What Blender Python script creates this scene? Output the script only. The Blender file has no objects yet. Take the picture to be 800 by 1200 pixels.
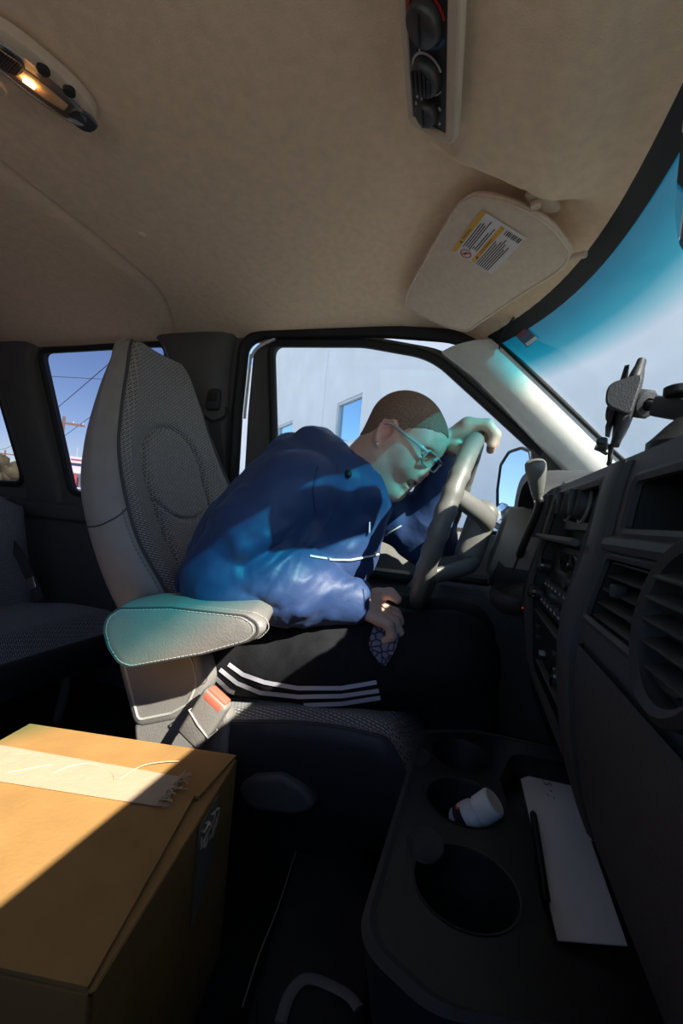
import bpy, bmesh, math, random
import numpy as np
from mathutils import Vector, Matrix, noise
from mathutils.bvhtree import BVHTree
random.seed(7)
sc = bpy.context.scene
COL = sc.collection
R = math.radians

# ------------------------------------------------------------------ camera (built at the origin, whole place lifted at the end)
LIFT = 1.45                                   # camera height above the road
YAW, ROLL, F = R(17), R(5), 500.0             # focal length in pixels of the 800x1200 frame
_c, _s = math.cos(YAW), math.sin(YAW)
FW = Vector((-_s, _c, 0)); R0 = Vector((_c, _s, 0)); U0 = Vector((0, 0, 1))
RT = math.cos(ROLL)*R0 + math.sin(ROLL)*U0
UP = math.cos(ROLL)*U0 - math.sin(ROLL)*R0
cam = bpy.data.cameras.new('camera'); cam_o = bpy.data.objects.new('camera', cam); COL.objects.link(cam_o)
cam.sensor_fit = 'VERTICAL'; cam.sensor_height = 36.0; cam.lens = 36.0*F/1200.0
cam.clip_start = 0.01; cam.clip_end = 2000
cam_o.matrix_world = Matrix((RT, UP, -FW)).transposed().to_4x4()
sc.camera = cam_o

# ------------------------------------------------------------------ sky, sun, exposure
SUN = Vector((1.0, -0.62, 0.89)).normalized() # direction towards the sun
world = bpy.data.worlds.new('sky'); sc.world = world; world.use_nodes = True
wn = world.node_tree.nodes; wl = world.node_tree.links
sky = wn.new('ShaderNodeTexSky'); sky.sky_type = 'NISHITA'; sky.sun_disc = False
sky.sun_elevation = math.asin(SUN.z); sky.sun_rotation = math.atan2(SUN.x, SUN.y)
sky.altitude = 100; sky.air_density = 1.0; sky.dust_density = 0.0; sky.ozone_density = 3.5
wl.new(sky.outputs[0], wn['Background'].inputs['Color']); wn['Background'].inputs['Strength'].default_value = 0.15
sun = bpy.data.lights.new('sun', 'SUN'); sun.energy = 7.7; sun.angle = R(0.6); sun.color = (1.0, 0.94, 0.85)
sun_o = bpy.data.objects.new('sun', sun); COL.objects.link(sun_o)
sun_o.rotation_euler = SUN.to_track_quat('Z', 'Y').to_euler(); sun_o.location = (5, -3, 5)
sc.view_settings.view_transform = 'Standard'; sc.view_settings.look = 'None'
sc.view_settings.gamma = 1.0; sc.view_settings.use_curve_mapping = False
sc.view_settings.exposure = 0.85
sc.cycles.transparent_max_bounces = 16; sc.cycles.max_bounces = 10; sc.cycles.diffuse_bounces = 5

# ------------------------------------------------------------------ pixel -> ray
def ray(px, py): return FW + (px-400)/F*RT - (py-600)/F*UP
def P(px, py, X=None, Y=None, Z=None):
    d = ray(px, py); i, v = (0, X) if X is not None else (1, Y) if Y is not None else (2, Z)
    return d*(v/d[i])
def on_bvh(bvh, px, py, lift=0.0):
    d = ray(px, py).normalized(); loc, nor, i, t = bvh.ray_cast(Vector((0, 0, 0)), d)
    if loc is None: return None
    if nor.dot(d) > 0: nor = -nor
    return loc + nor*lift

# ------------------------------------------------------------------ object helpers
def tag(o, label=None, cat=None, group=None, kind=None):
    if label: o['label'] = label
    if cat: o['category'] = cat
    if group: o['group'] = group
    if kind: o['kind'] = kind
    return o
def empty(name, label, cat, loc=(0, 0, 0), group=None, kind=None):
    o = bpy.data.objects.new(name, None); COL.objects.link(o); o.location = loc
    return tag(o, label, cat, group, kind)
def link(name, me, mat, parent=None, smooth=True):
    if mat is not None: me.materials.append(mat)
    if smooth:
        me.polygons.foreach_set('use_smooth', [True]*len(me.polygons))
        try: me.set_sharp_from_angle(angle=R(38))
        except Exception: pass
    o = bpy.data.objects.new(name, me); COL.objects.link(o)
    if parent is not None:
        o.parent = parent
        if parent.parent is None: o.location = -parent.location      # parts are given in place coordinates
    return o
def obj(name, verts, faces, mat, parent=None, smooth=True, uv=None):
    me = bpy.data.meshes.new(name); me.from_pydata([tuple(v) for v in verts], [], [tuple(f) for f in faces]); me.validate()
    bm = bmesh.new(); bm.from_mesh(me); bmesh.ops.recalc_face_normals(bm, faces=bm.faces[:])
    if uv is not None:
        lay = bm.loops.layers.uv.new('UVMap')
        for f in bm.faces:
            for l in f.loops: l[lay].uv = uv[l.vert.index]
    bm.to_mesh(me); bm.free()
    return link(name, me, mat, parent, smooth)
def bobj(name, bm, mat, parent=None, smooth=True):
    bmesh.ops.recalc_face_normals(bm, faces=bm.faces[:])
    me = bpy.data.meshes.new(name); bm.to_mesh(me); bm.free()
    return link(name, me, mat, parent, smooth)
def recenter(o):
    """object origin to the middle of its base, mesh stays where it is"""
    me = o.data; n = len(me.vertices); a = np.empty(n*3); me.vertices.foreach_get('co', a); a = a.reshape(-1, 3)
    c = Vector(((a[:, 0].min()+a[:, 0].max())/2, (a[:, 1].min()+a[:, 1].max())/2, a[:, 2].min()))
    me.transform(Matrix.Translation(-c)); o.location = o.location + c
    for ch in o.children: ch.location = ch.location - c
    return o
def frame(ax):
    ax = Vector(ax).normalized(); t = Vector((0, 0, 1)) if abs(ax.z) < 0.9 else Vector((1, 0, 0))
    a = t.cross(ax).normalized(); return a, ax.cross(a), ax
def box(c, size, bev=0.004, rot=None, seg=2, bm=None):
    """rounded box as bmesh; rot = Matrix 3x3"""
    b = bmesh.new(); bmesh.ops.create_cube(b, size=1.0)
    for v in b.verts: v.co = Vector((v.co.x*size[0], v.co.y*size[1], v.co.z*size[2]))
    if bev: bmesh.ops.bevel(b, geom=b.edges[:], offset=min(bev, min(size)*0.49), segments=seg, profile=0.5, affect='EDGES')
    M = (rot.to_4x4() if rot is not None else Matrix()); M = Matrix.Translation(Vector(c)) @ M
    bmesh.ops.transform(b, matrix=M, verts=b.verts[:])
    if bm is None: return b
    me = bpy.data.meshes.new('t'); b.to_mesh(me); b.free(); bm.from_mesh(me); bpy.data.meshes.remove(me); return bm
def loft_vf(secs, closed=True, caps=True):
    n = len(secs[0]); V = [Vector(p) for s in secs for p in s]; Fc = []
    for i in range(len(secs)-1):
        for j in range(n if closed else n-1):
            k = (j+1) % n; Fc.append((i*n+j, i*n+k, (i+1)*n+k, (i+1)*n+j))
    if caps and closed:
        Fc.append(tuple(range(n))); Fc.append(tuple(range((len(secs)-1)*n, len(secs)*n)))
    return V, Fc
def loft(name, secs, mat, parent=None, closed=True, caps=True, smooth=True):
    return obj(name, *loft_vf(secs, closed, caps), mat, parent, smooth)
def smooth_path(pts, n=8, cyclic=False):
    pts = [Vector(p) for p in pts]; out = []; m = len(pts)
    for i in range(m if cyclic else m-1):
        p1, p2 = pts[i], pts[(i+1) % m]
        p0 = pts[i-1] if (cyclic or i > 0) else p1*2-p2
        p3 = pts[(i+2) % m] if (cyclic or i+2 < m) else p2*2-p1
        for k in range(n):
            t = k/n
            out.append(0.5*((2*p1)+(p2-p0)*t+(2*p0-5*p1+4*p2-p3)*t*t+(3*p1-p0-3*p2+p3)*t**3))
    if not cyclic: out.append(pts[-1])
    return out
def tube_vf(pts, r, seg=8, cyclic=False, flat=None, nor=None):
    pts = [Vector(p) for p in pts]; m = len(pts); secs = []; prev = None
    for i, p in enumerate(pts):
        a = pts[i-1] if (i > 0 or cyclic) else p; b = pts[(i+1) % m] if (i < m-1 or cyclic) else p
        t = (b-a).normalized()
        if prev is None:
            ref = Vector(nor) if nor is not None else (Vector((0, 0, 1)) if abs(t.z) < 0.9 else Vector((1, 0, 0)))
        else: ref = prev
        n_ = (ref - t*ref.dot(t)).normalized(); prev = n_; b_ = t.cross(n_)
        rr = r[i] if isinstance(r, (list, tuple)) else r; fl = flat or 1.0
        secs.append([p + (n_*math.cos(2*math.pi*k/seg)*fl + b_*math.sin(2*math.pi*k/seg))*rr for k in range(seg)])
    if cyclic: secs.append(secs[0])
    return loft_vf(secs, True, not cyclic)
def tube(name, pts, r, mat, parent=None, seg=8, cyclic=False, flat=None, nor=None):
    return obj(name, *tube_vf(pts, r, seg, cyclic, flat, nor), mat, parent)
def lathe_vf(prof, c, ax, seg=32):
    """prof = [(radius, height along axis)]"""
    a, b, t = frame(ax); c = Vector(c)
    secs = [[c + t*h + (a*math.cos(2*math.pi*k/seg) + b*math.sin(2*math.pi*k/seg))*max(r, 1e-5) for k in range(seg)] for r, h in prof]
    return loft_vf(secs, True, False)
def lathe(name, prof, c, ax, mat, parent=None, seg=32): return obj(name, *lathe_vf(prof, c, ax, seg), mat, parent)
def join_vf(lst):
    V, Fc = [], []
    for v, f in lst:
        o = len(V); V += list(v); Fc += [tuple(i+o for i in q) for q in f]
    return V, Fc
def rpoly(pts, r, n=6):
    """2-D polygon with rounded corners; r a number or one per corner"""
    m = len(pts); out = []
    for i in range(m):
        p = Vector(pts[i]).to_2d(); a = Vector(pts[i-1]).to_2d(); b = Vector(pts[(i+1) % m]).to_2d()
        rr = r[i] if isinstance(r, (list, tuple)) else r
        u, v = (a-p).normalized(), (b-p).normalized()
        ang = u.angle(v)
        d = min(rr/max(math.tan(ang/2), 1e-3), (a-p).length*0.48, (b-p).length*0.48)
        s, e = p+u*d, p+v*d
        for k in range(n+1):
            t = k/n; out.append(s*(1-t)**2 + p*2*t*(1-t) + e*t*t)
    return out
def fill2d(outer, holes=(), depth=0.01, bev=0.0, res=1):
    """plate in (a, b) with holes, thickness along c: returns verts (a,b,c), faces"""
    cu = bpy.data.curves.new('f', 'CURVE'); cu.dimensions = '2D'; cu.fill_mode = 'BOTH'; cu.extrude = max(depth/2-bev, 0); cu.bevel_depth = bev; cu.bevel_resolution = res
    for lp in [outer]+list(holes):
        s = cu.splines.new('POLY'); s.points.add(len(lp)-1); s.use_cyclic_u = True
        for p, q in zip(s.points, lp): p.co = (q[0], q[1], 0, 1)
    o = bpy.data.objects.new('f', cu); COL.objects.link(o)
    dg = bpy.context.evaluated_depsgraph_get(); me = bpy.data.meshes.new_from_object(o.evaluated_get(dg))
    V = [v.co.copy() for v in me.vertices]; Fc = [tuple(p.vertices) for p in me.polygons]
    bpy.data.objects.remove(o); bpy.data.curves.remove(cu); bpy.data.meshes.remove(me)
    return V, Fc
def plate(name, outer, holes, depth, fmap, mat, parent=None, bev=0.0, smooth=True):
    V, Fc = fill2d(outer, holes, depth, bev); return obj(name, [fmap(*v) for v in V], Fc, mat, parent, smooth)
def gridsurf(nu, nv, fn):
    V = [Vector(fn(i/nu, j/nv)) for i in range(nu+1) for j in range(nv+1)]
    Fc = [(i*(nv+1)+j, (i+1)*(nv+1)+j, (i+1)*(nv+1)+j+1, i*(nv+1)+j+1) for i in range(nu) for j in range(nv)]
    return V, Fc
def lerp_table(tab, x):
    if x <= tab[0][0]: return tab[0][1]
    for (a, fa), (b, fb) in zip(tab, tab[1:]):
        if x <= b:
            t = (x-a)/(b-a); return fa+(fb-fa)*t
    return tab[-1][1]
def smooth_table(tab, x):
    """Catmull-Rom through the table"""
    n = len(tab); x = min(max(x, tab[0][0]), tab[-1][0])
    for i in range(n-1):
        if x <= tab[i+1][0]:
            x0, y0 = tab[i]; x1, y1 = tab[i+1]; h = x1-x0
            m0 = (y1-tab[i-1][1])/(x1-tab[i-1][0]) if i > 0 else (y1-y0)/h
            m1 = (tab[i+2][1]-y0)/(tab[i+2][0]-x0) if i+2 < n else (y1-y0)/h
            t = (x-x0)/h
            return (2*t**3-3*t*t+1)*y0+(t**3-2*t*t+t)*h*m0+(-2*t**3+3*t*t)*y1+(t**3-t*t)*h*m1
def sstep(a, b, x):
    t = min(max((x-a)/(b-a), 0), 1); return t*t*(3-2*t)
def text_vf(s, size, depth=0.0004):
    cu = bpy.data.curves.new('t', 'FONT'); cu.body = s; cu.size = size; cu.extrude = depth; cu.align_x = 'CENTER'; cu.align_y = 'CENTER'; cu.resolution_u = 3
    o = bpy.data.objects.new('t', cu); COL.objects.link(o)
    dg = bpy.context.evaluated_depsgraph_get(); me = bpy.data.meshes.new_from_object(o.evaluated_get(dg))
    V = [v.co.copy() for v in me.vertices]; Fc = [tuple(p.vertices) for p in me.polygons]
    bpy.data.objects.remove(o); bpy.data.curves.remove(cu); bpy.data.meshes.remove(me)
    return V, Fc

# ------------------------------------------------------------------ signed-distance modelling with surface nets
class SDF:
    def __init__(s, lo, hi, h):
        s.lo = np.array(lo, np.float32); s.h = h
        s.n = [int(math.ceil((hi[i]-lo[i])/h))+1 for i in range(3)]
        s.f = np.full(s.n, 0.2, np.float32)
        s.ax = [s.lo[i]+np.arange(s.n[i], dtype=np.float32)*h for i in range(3)]
    def _sl(s, lo, hi, m):
        out = []
        for i in range(3):
            a = max(int((lo[i]-m-s.lo[i])/s.h), 0); b = min(int((hi[i]+m-s.lo[i])/s.h)+2, s.n[i])
            if b <= a: return None
            out.append(slice(a, b))
        return tuple(out)
    def op(s, lo, hi, fn, k, sub=False):
        sl = s._sl(lo, hi, k+4*s.h+0.012)
        if sl is None: return s
        x = s.ax[0][sl[0]][:, None, None]; y = s.ax[1][sl[1]][None, :, None]; z = s.ax[2][sl[2]][None, None, :]
        d = fn(x, y, z); f = s.f[sl]
        if sub:
            d = -d; hh = np.maximum(k-np.abs(f-d), 0)/k; s.f[sl] = np.maximum(f, d)+hh*hh*k*0.25
        else:
            hh = np.maximum(k-np.abs(f-d), 0)/k; s.f[sl] = np.minimum(f, d)-hh*hh*k*0.25
        return s
    def cone(s, a, b, ra, rb, k=0.02, sub=False):
        a = np.array(a, float); b = np.array(b, float); ab = b-a; L = float(ab@ab)+1e-9; m = max(ra, rb)
        def fn(x, y, z):
            px, py, pz = x-a[0], y-a[1], z-a[2]
            t = np.clip((px*ab[0]+py*ab[1]+pz*ab[2])/L, 0, 1)
            return np.sqrt((px-t*ab[0])**2+(py-t*ab[1])**2+(pz-t*ab[2])**2)-(ra+t*(rb-ra))
        return s.op(np.minimum(a, b)-m, np.maximum(a, b)+m, fn, k, sub)
    def chain(s, pts, rs, k=0.02, sub=False):
        for i in range(len(pts)-1): s.cone(pts[i], pts[i+1], rs[i], rs[i+1], k, sub)
        return s
    def ell(s, c, r, k=0.02, rot=None, sub=False):
        c = np.array(c, float); r = np.array(r, float); M = np.array(rot) if rot is not None else np.eye(3); m = float(r.max())
        def fn(x, y, z):
            px, py, pz = x-c[0], y-c[1], z-c[2]
            q = [M[0][i]*px+M[1][i]*py+M[2][i]*pz for i in range(3)]
            k0 = np.sqrt((q[0]/r[0])**2+(q[1]/r[1])**2+(q[2]/r[2])**2); k1 = np.sqrt((q[0]/r[0]**2)**2+(q[1]/r[1]**2)**2+(q[2]/r[2]**2)**2)
            return (k0*(k0-1)/np.maximum(k1, 1e-6)).astype(np.float32)
        return s.op(c-m, c+m, fn, k, sub)
    def rbox(s, c, half, rad, k=0.02, rot=None, sub=False):
        c = np.array(c, float); b = np.array(half, float)-rad; M = np.array(rot) if rot is not None else np.eye(3); m = float(np.linalg.norm(half))
        def fn(x, y, z):
            px, py, pz = x-c[0], y-c[1], z-c[2]
            q = [np.abs(M[0][i]*px+M[1][i]*py+M[2][i]*pz)-b[i] for i in range(3)]
            o = np.sqrt(np.maximum(q[0], 0)**2+np.maximum(q[1], 0)**2+np.maximum(q[2], 0)**2)
            return o+np.minimum(np.maximum(q[0], np.maximum(q[1], q[2])), 0)-rad
        return s.op(c-m, c+m, fn, k, sub)
    def mesh(s):
        f = s.f; nx, ny, nz = f.shape; ins = f < 0
        cnt = np.zeros((nx-1, ny-1, nz-1), np.int8)
        for dx in (0, 1):
            for dy in (0, 1):
                for dz in (0, 1): cnt += ins[dx:nx-1+dx, dy:ny-1+dy, dz:nz-1+dz]
        act = (cnt > 0) & (cnt < 8); I, J, K = np.nonzero(act); n = len(I)
        idx = np.full(act.shape, -1, np.int32); idx[I, J, K] = np.arange(n)
        cv = np.stack([f[I+dx, J+dy, K+dz] for dx in (0, 1) for dy in (0, 1) for dz in (0, 1)], 1)
        acc = np.zeros((n, 3)); num = np.zeros(n)
        corner = [(dx, dy, dz) for dx in (0, 1) for dy in (0, 1) for dz in (0, 1)]
        for a in range(8):
            for b in range(a+1, 8):
                if sum(abs(corner[a][i]-corner[b][i]) for i in range(3)) != 1: continue
                m = (cv[:, a] < 0) != (cv[:, b] < 0); t = cv[:, a]/(cv[:, a]-cv[:, b]+1e-12)
                t = np.where(m, t, 0)
                for i in range(3): acc[:, i] += np.where(m, corner[a][i]+t*(corner[b][i]-corner[a][i]), 0)
                num += m
        V = (np.stack([I, J, K], 1)+acc/num[:, None])*s.h+s.lo
        Q = []
        for ax in range(3):
            o1, o2 = [(1, 2), (2, 0), (0, 1)][ax]
            sa = [slice(1, -1)]*3; sa[ax] = slice(0, f.shape[ax]-1); sb = list(sa); sb[ax] = slice(1, f.shape[ax])
            A = ins[tuple(sa)]; B = ins[tuple(sb)]; e = np.argwhere(A != B)
            if not len(e): continue
            off = np.ones(3, int); off[ax] = 0; e0 = e+off
            fl = A[tuple(e.T)]
            def cell(d1, d2):
                q = e0.copy(); q[:, o1] -= d1; q[:, o2] -= d2; return idx[tuple(q.T)]
            q = np.stack([cell(1, 1), cell(0, 1), cell(0, 0), cell(1, 0)], 1)
            q[~fl] = q[~fl][:, ::-1]; Q.append(q)
        return V, np.concatenate(Q)
def np_mesh(name, V, Q):
    me = bpy.data.meshes.new(name); me.vertices.add(len(V)); me.vertices.foreach_set('co', np.asarray(V, np.float32).ravel())
    me.loops.add(Q.size); me.loops.foreach_set('vertex_index', Q.astype(np.int32).ravel())
    me.polygons.add(len(Q)); me.polygons.foreach_set('loop_start', np.arange(len(Q), dtype=np.int32)*4)
    me.update(calc_edges=True); return me
def vnormals(V, Q):
    fn = np.cross(V[Q[:, 2]]-V[Q[:, 0]], V[Q[:, 3]]-V[Q[:, 1]]); N = np.zeros_like(V)
    for i in range(4): np.add.at(N, Q[:, i], fn)
    return N/np.maximum(np.linalg.norm(N, axis=1), 1e-12)[:, None]
def relax(V, Q, it=2, lam=0.5):
    for _ in range(it):
        S = np.zeros_like(V); C = np.zeros(len(V))
        for i in range(4):
            a, b = Q[:, i], Q[:, (i+1) % 4]; np.add.at(S, a, V[b]); np.add.at(S, b, V[a]); np.add.at(C, a, 1); np.add.at(C, b, 1)
        V = V+(S/C[:, None]-V)*lam
    return V

# ------------------------------------------------------------------ materials
def nt(name):
    m = bpy.data.materials.new(name); m.use_nodes = True; return m, m.node_tree.nodes, m.node_tree.links, m.node_tree.nodes['Principled BSDF']
def mat(name, col, rough=0.6, nscale=None, namt=0.12, bump=0.0, bscale=200.0, metal=0.0, spec=0.5, sheen=0.0, detail=4.0, coat=0.0):
    m, n, l, b = nt(name); c = (*col, 1)
    b.inputs['Base Color'].default_value = c; b.inputs['Roughness'].default_value = rough; b.inputs['Metallic'].default_value = metal
    b.inputs['Specular IOR Level'].default_value = spec; b.inputs['Sheen Weight'].default_value = sheen; b.inputs['Coat Weight'].default_value = coat
    tc = n.new('ShaderNodeTexCoord')
    if nscale:
        t = n.new('ShaderNodeTexNoise'); t.inputs['Scale'].default_value = nscale; t.inputs['Detail'].default_value = detail; l.new(tc.outputs['Object'], t.inputs['Vector'])
        r = n.new('ShaderNodeValToRGB'); r.color_ramp.elements[0].position = 0.3; r.color_ramp.elements[1].position = 0.7
        r.color_ramp.elements[0].color = (*[x*(1-namt) for x in col], 1); r.color_ramp.elements[1].color = (*[min(x*(1+namt), 1) for x in col], 1)
        l.new(t.outputs['Fac'], r.inputs[0]); l.new(r.outputs[0], b.inputs['Base Color'])
    if bump:
        t = n.new('ShaderNodeTexNoise'); t.inputs['Scale'].default_value = bscale; t.inputs['Detail'].default_value = 3; l.new(tc.outputs['Object'], t.inputs['Vector'])
        bp = n.new('ShaderNodeBump'); bp.inputs['Strength'].default_value = bump; bp.inputs['Distance'].default_value = 0.002
        l.new(t.outputs['Fac'], bp.inputs['Height']); l.new(bp.outputs[0], b.inputs['Normal'])
    return m
def glass_mat(name, col, refl=0.06, tint_uv=None):
    """thin pane: coloured transmission plus a weak mirror reflection"""
    m, n, l, b = nt(name); n.remove(b); out = n['Material Output']
    tr = n.new('ShaderNodeBsdfTransparent'); gl = n.new('ShaderNodeBsdfGlossy'); gl.inputs['Roughness'].default_value = 0.0
    mx = n.new('ShaderNodeMixShader'); fr = n.new('ShaderNodeFresnel'); fr.inputs['IOR'].default_value = 1.45
    mul = n.new('ShaderNodeMath'); mul.operation = 'MULTIPLY'; mul.inputs[1].default_value = refl/0.04
    l.new(fr.outputs[0], mul.inputs[0]); mn = n.new('ShaderNodeMath'); mn.operation = 'MINIMUM'; mn.inputs[1].default_value = refl*1.6; l.new(mul.outputs[0], mn.inputs[0]); l.new(mn.outputs[0], mx.inputs[0]); l.new(tr.outputs[0], mx.inputs[1]); l.new(gl.outputs[0], mx.inputs[2]); l.new(mx.outputs[0], out.inputs[0])
    tr.inputs[0].default_value = (*col, 1)
    if tint_uv:
        uv = n.new('ShaderNodeUVMap'); sp = n.new('ShaderNodeSeparateXYZ'); r = n.new('ShaderNodeValToRGB'); l.new(uv.outputs[0], sp.inputs[0]); l.new(sp.outputs[1], r.inputs[0]); l.new(r.outputs[0], tr.inputs[0])
        e = r.color_ramp.elements; e[0].position, e[0].color = tint_uv[0][0], (*tint_uv[0][1], 1); e[1].position, e[1].color = tint_uv[1][0], (*tint_uv[1][1], 1)
        for p, c in tint_uv[2:]:
            q = e.new(p); q.color = (*c, 1)
    return m
def emit(name, col, s):
    m, n, l, b = nt(name); b.inputs['Base Color'].default_value = (*col, 1); b.inputs['Emission Color'].default_value = (*col, 1); b.inputs['Emission Strength'].default_value = s; return m
def weave(name, ca, cb, scale=150.0, uv=True, bump=0.5):
    """small diagonal woven lozenges, two tones"""
    m, n, l, b = nt(name); b.inputs['Roughness'].default_value = 0.95; b.inputs['Specular IOR Level'].default_value = 0.1; b.inputs['Sheen Weight'].default_value = 0.15
    src = n.new('ShaderNodeUVMap').outputs[0] if uv else n.new('ShaderNodeTexCoord').outputs['Object']
    mp = n.new('ShaderNodeMapping'); mp.inputs['Rotation'].default_value = (0, 0, R(12)); mp.inputs['Scale'].default_value = (scale, scale*0.8, scale); l.new(src, mp.inputs[0])
    br = n.new('ShaderNodeTexBrick'); br.inputs['Scale'].default_value = 1.0; br.inputs['Mortar Size'].default_value = 0.16; br.inputs['Mortar Smooth'].default_value = 0.6
    br.inputs['Brick Width'].default_value = 1.1; br.inputs['Row Height'].default_value = 0.55; br.offset = 0.35
    br.inputs['Color1'].default_value = (*ca, 1); br.inputs['Color2'].default_value = (*[x*0.8 for x in ca], 1); br.inputs['Mortar'].default_value = (*cb, 1)
    l.new(mp.outputs[0], br.inputs['Vector']); nz = n.new('ShaderNodeTexNoise'); nz.inputs['Scale'].default_value = 900
    l.new(src, nz.inputs['Vector'])
    mix = n.new('ShaderNodeMix'); mix.data_type = 'RGBA'; mix.blend_type = 'MULTIPLY'; mix.inputs[0].default_value = 0.35; l.new(br.outputs['Color'], mix.inputs[6]); l.new(nz.outputs['Fac'], mix.inputs[7])
    l.new(mix.outputs[2], b.inputs['Base Color'])
    bp = n.new('ShaderNodeBump'); bp.inputs['Strength'].default_value = bump; bp.inputs['Distance'].default_value = 0.0015; bp.invert = True
    l.new(br.outputs['Fac'], bp.inputs['Height']); l.new(bp.outputs[0], b.inputs['Normal'])
    return m

M = {}
M['headliner'] = mat('headliner', (0.86, 0.64, 0.44), 0.95, 60, 0.06, 0.5, 420, spec=0.1)
M['headliner_front'] = mat('headliner_front', (0.56, 0.50, 0.41), 0.85, 60, 0.05, 0.8, 260, spec=0.2)
M['visor'] = mat('visor_cloth', (0.72, 0.57, 0.44), 0.9, 80, 0.06, 0.5, 380, spec=0.15)
M['beige_plastic'] = mat('beige_plastic', (0.66, 0.51, 0.37), 0.5, 40, 0.04, 0.15, 500)
M['pillar'] = mat('pillar_trim', (0.66, 0.64, 0.58), 0.55, 50, 0.05, 0.2, 500)
M['grey_trim'] = mat('grey_trim', (0.085, 0.080, 0.078), 0.65, 40, 0.06, 0.3, 500)
M['charcoal'] = mat('charcoal_plastic', (0.028, 0.028, 0.031), 0.55, 50, 0.08, 0.3, 600)
M['dash'] = mat('dash_plastic', (0.042, 0.041, 0.042), 0.55, 50, 0.06, 0.35, 700)
M['black'] = mat('black_plastic', (0.014, 0.014, 0.015), 0.45, 60, 0.1, 0.15, 600)
M['rubber'] = mat('black_rubber', (0.012, 0.012, 0.012), 0.7)
M['carpet'] = mat('black_carpet', (0.02, 0.02, 0.022), 1.0, 300, 0.4, 1.0, 600, spec=0.05)
M['wheel'] = mat('wheel_leather', (0.15, 0.145, 0.13), 0.42, 40, 0.08, 0.25, 600)
M['column'] = mat('column_plastic', (0.26, 0.25, 0.225), 0.5, 40, 0.05, 0.15, 600)
M['leather'] = mat('grey_leather', (0.27, 0.235, 0.22), 0.5, 25, 0.06, 0.35, 320)
M['leather_arm'] = mat('taupe_leather', (0.235, 0.212, 0.192), 0.5, 25, 0.06, 0.4, 300)
M['leather_dark'] = mat('dark_leather', (0.03, 0.03, 0.035), 0.5, 25, 0.08, 0.35, 320)
M['cloth'] = weave('seat_cloth', (0.52, 0.47, 0.44), (0.11, 0.10, 0.095), 120)
M['cloth_dark'] = weave('seat_cloth_dark', (0.46, 0.44, 0.46), (0.10, 0.10, 0.11), 120)
M['stitch'] = mat('stitch_thread', (0.45, 0.42, 0.38), 0.8)
M['thread_dark'] = mat('dark_thread', (0.06, 0.055, 0.055), 0.8)
M['white_paint'] = mat('white_paint', (0.75, 0.75, 0.74), 0.3, coat=0.3)
M['chrome'] = mat('chrome', (0.7, 0.7, 0.7), 0.15, metal=1.0)
M['webbing'] = mat('belt_webbing', (0.05, 0.05, 0.052), 0.8, 300, 0.3, 0.5, 900)
M['red'] = mat('red_plastic', (0.65, 0.10, 0.05), 0.4)
M['white'] = mat('white_plastic', (0.75, 0.75, 0.74), 0.45)
M['ink'] = mat('black_ink', (0.02, 0.02, 0.02), 0.7)
# ================================================================== THE VAN SHELL
FLOOR = -0.75; YC = 0.5                       # cabin floor, centre line
def Yw(z): return 1.335-0.145*max(z, -0.03)   # inner side wall, leaning in above the sill
def Xh(Y): return 0.20-0.17*abs((Y-YC)/0.7)**3            # windscreen header
# ---- headliner
def roof_z(X, Y, bulge=True):
    e = abs(Y-YC)/0.77
    z = 0.625-0.075*e**4
    xh = Xh(Y)
    t = min(max((X+0.16)/(xh+0.16), 0), 1)
    zh = 0.50 if e < 0.9 else 0.50
    z = z+(zh+0.004-z)*(t**1.6)
    if bulge:
        hw = 0.155+0.065*min(max((X+0.12)/0.2, 0), 1)
        b = sstep(-0.150, -0.060, X)*(1-sstep(hw, hw+0.055, abs(Y-YC)))*(1-sstep(0.05, 0.18, X))
        z -= 0.052*b
    return z
def ceil_pt(u, v):
    Y = YC-0.785+1.57*v; s = -0.93-0.09*sstep(0.5, 0.78, abs(Y-YC)); X = s+(Xh(Y)-s)*u
    return (X, Y, roof_z(X, Y))
V, Fc = gridsurf(150, 120, ceil_pt)
n0 = len(V); V2 = [p+Vector((0, 0, 0.05)) for p in V]; e = [i*121 for i in range(151)]
Fc2 = [tuple(i+n0 for i in q) for q in Fc]
rim = [i for i in range(121)]+[i*121+120 for i in range(1, 151)]+[150*121+j for j in range(119, -1, -1)]+[i*121 for i in range(149, 0, -1)]
side = [(rim[i], rim[(i+1) % len(rim)], rim[(i+1) % len(rim)]+n0, rim[i]+n0) for i in range(len(rim))]
ceiling = obj('ceiling', V+V2, Fc+Fc2+side, M['headliner'])
tag(ceiling, 'beige fabric headliner over the front seats', kind='structure')
def rear_pt(u, v):
    Y = YC-0.785+1.57*v; s = -0.920-0.09*sstep(0.5, 0.78, abs(Y-YC)); u = u**3; X = s-2.4*u
    return (X, Y, roof_z(X, Y, False)+0.007-0.010*sstep(0.004, 0.03, u))
V, Fc = gridsurf(40, 60, rear_pt); n0 = len(V)
rim = list(range(61))+[i*61+60 for i in range(1, 41)]+[40*61+j for j in range(59, -1, -1)]+[i*61 for i in range(39, 0, -1)]
obj('rear_panel', V+[p+Vector((0, 0, 0.05)) for p in V], Fc+[tuple(i+n0 for i in q) for q in Fc]+[(rim[i], rim[(i+1) % len(rim)], rim[(i+1) % len(rim)]+n0, rim[i]+n0) for i in range(len(rim))], M['headliner'], ceiling)
pb = P(166, 279, Z=0.615); pb.z = roof_z(pb.x, pb.y)
lathe('plug', [(0.0, 0.004), (0.008, 0.0035), (0.011, 0.0015), (0.0115, -0.001)], pb, (0, 0, -1), M['headliner'], ceiling, 20)

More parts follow.
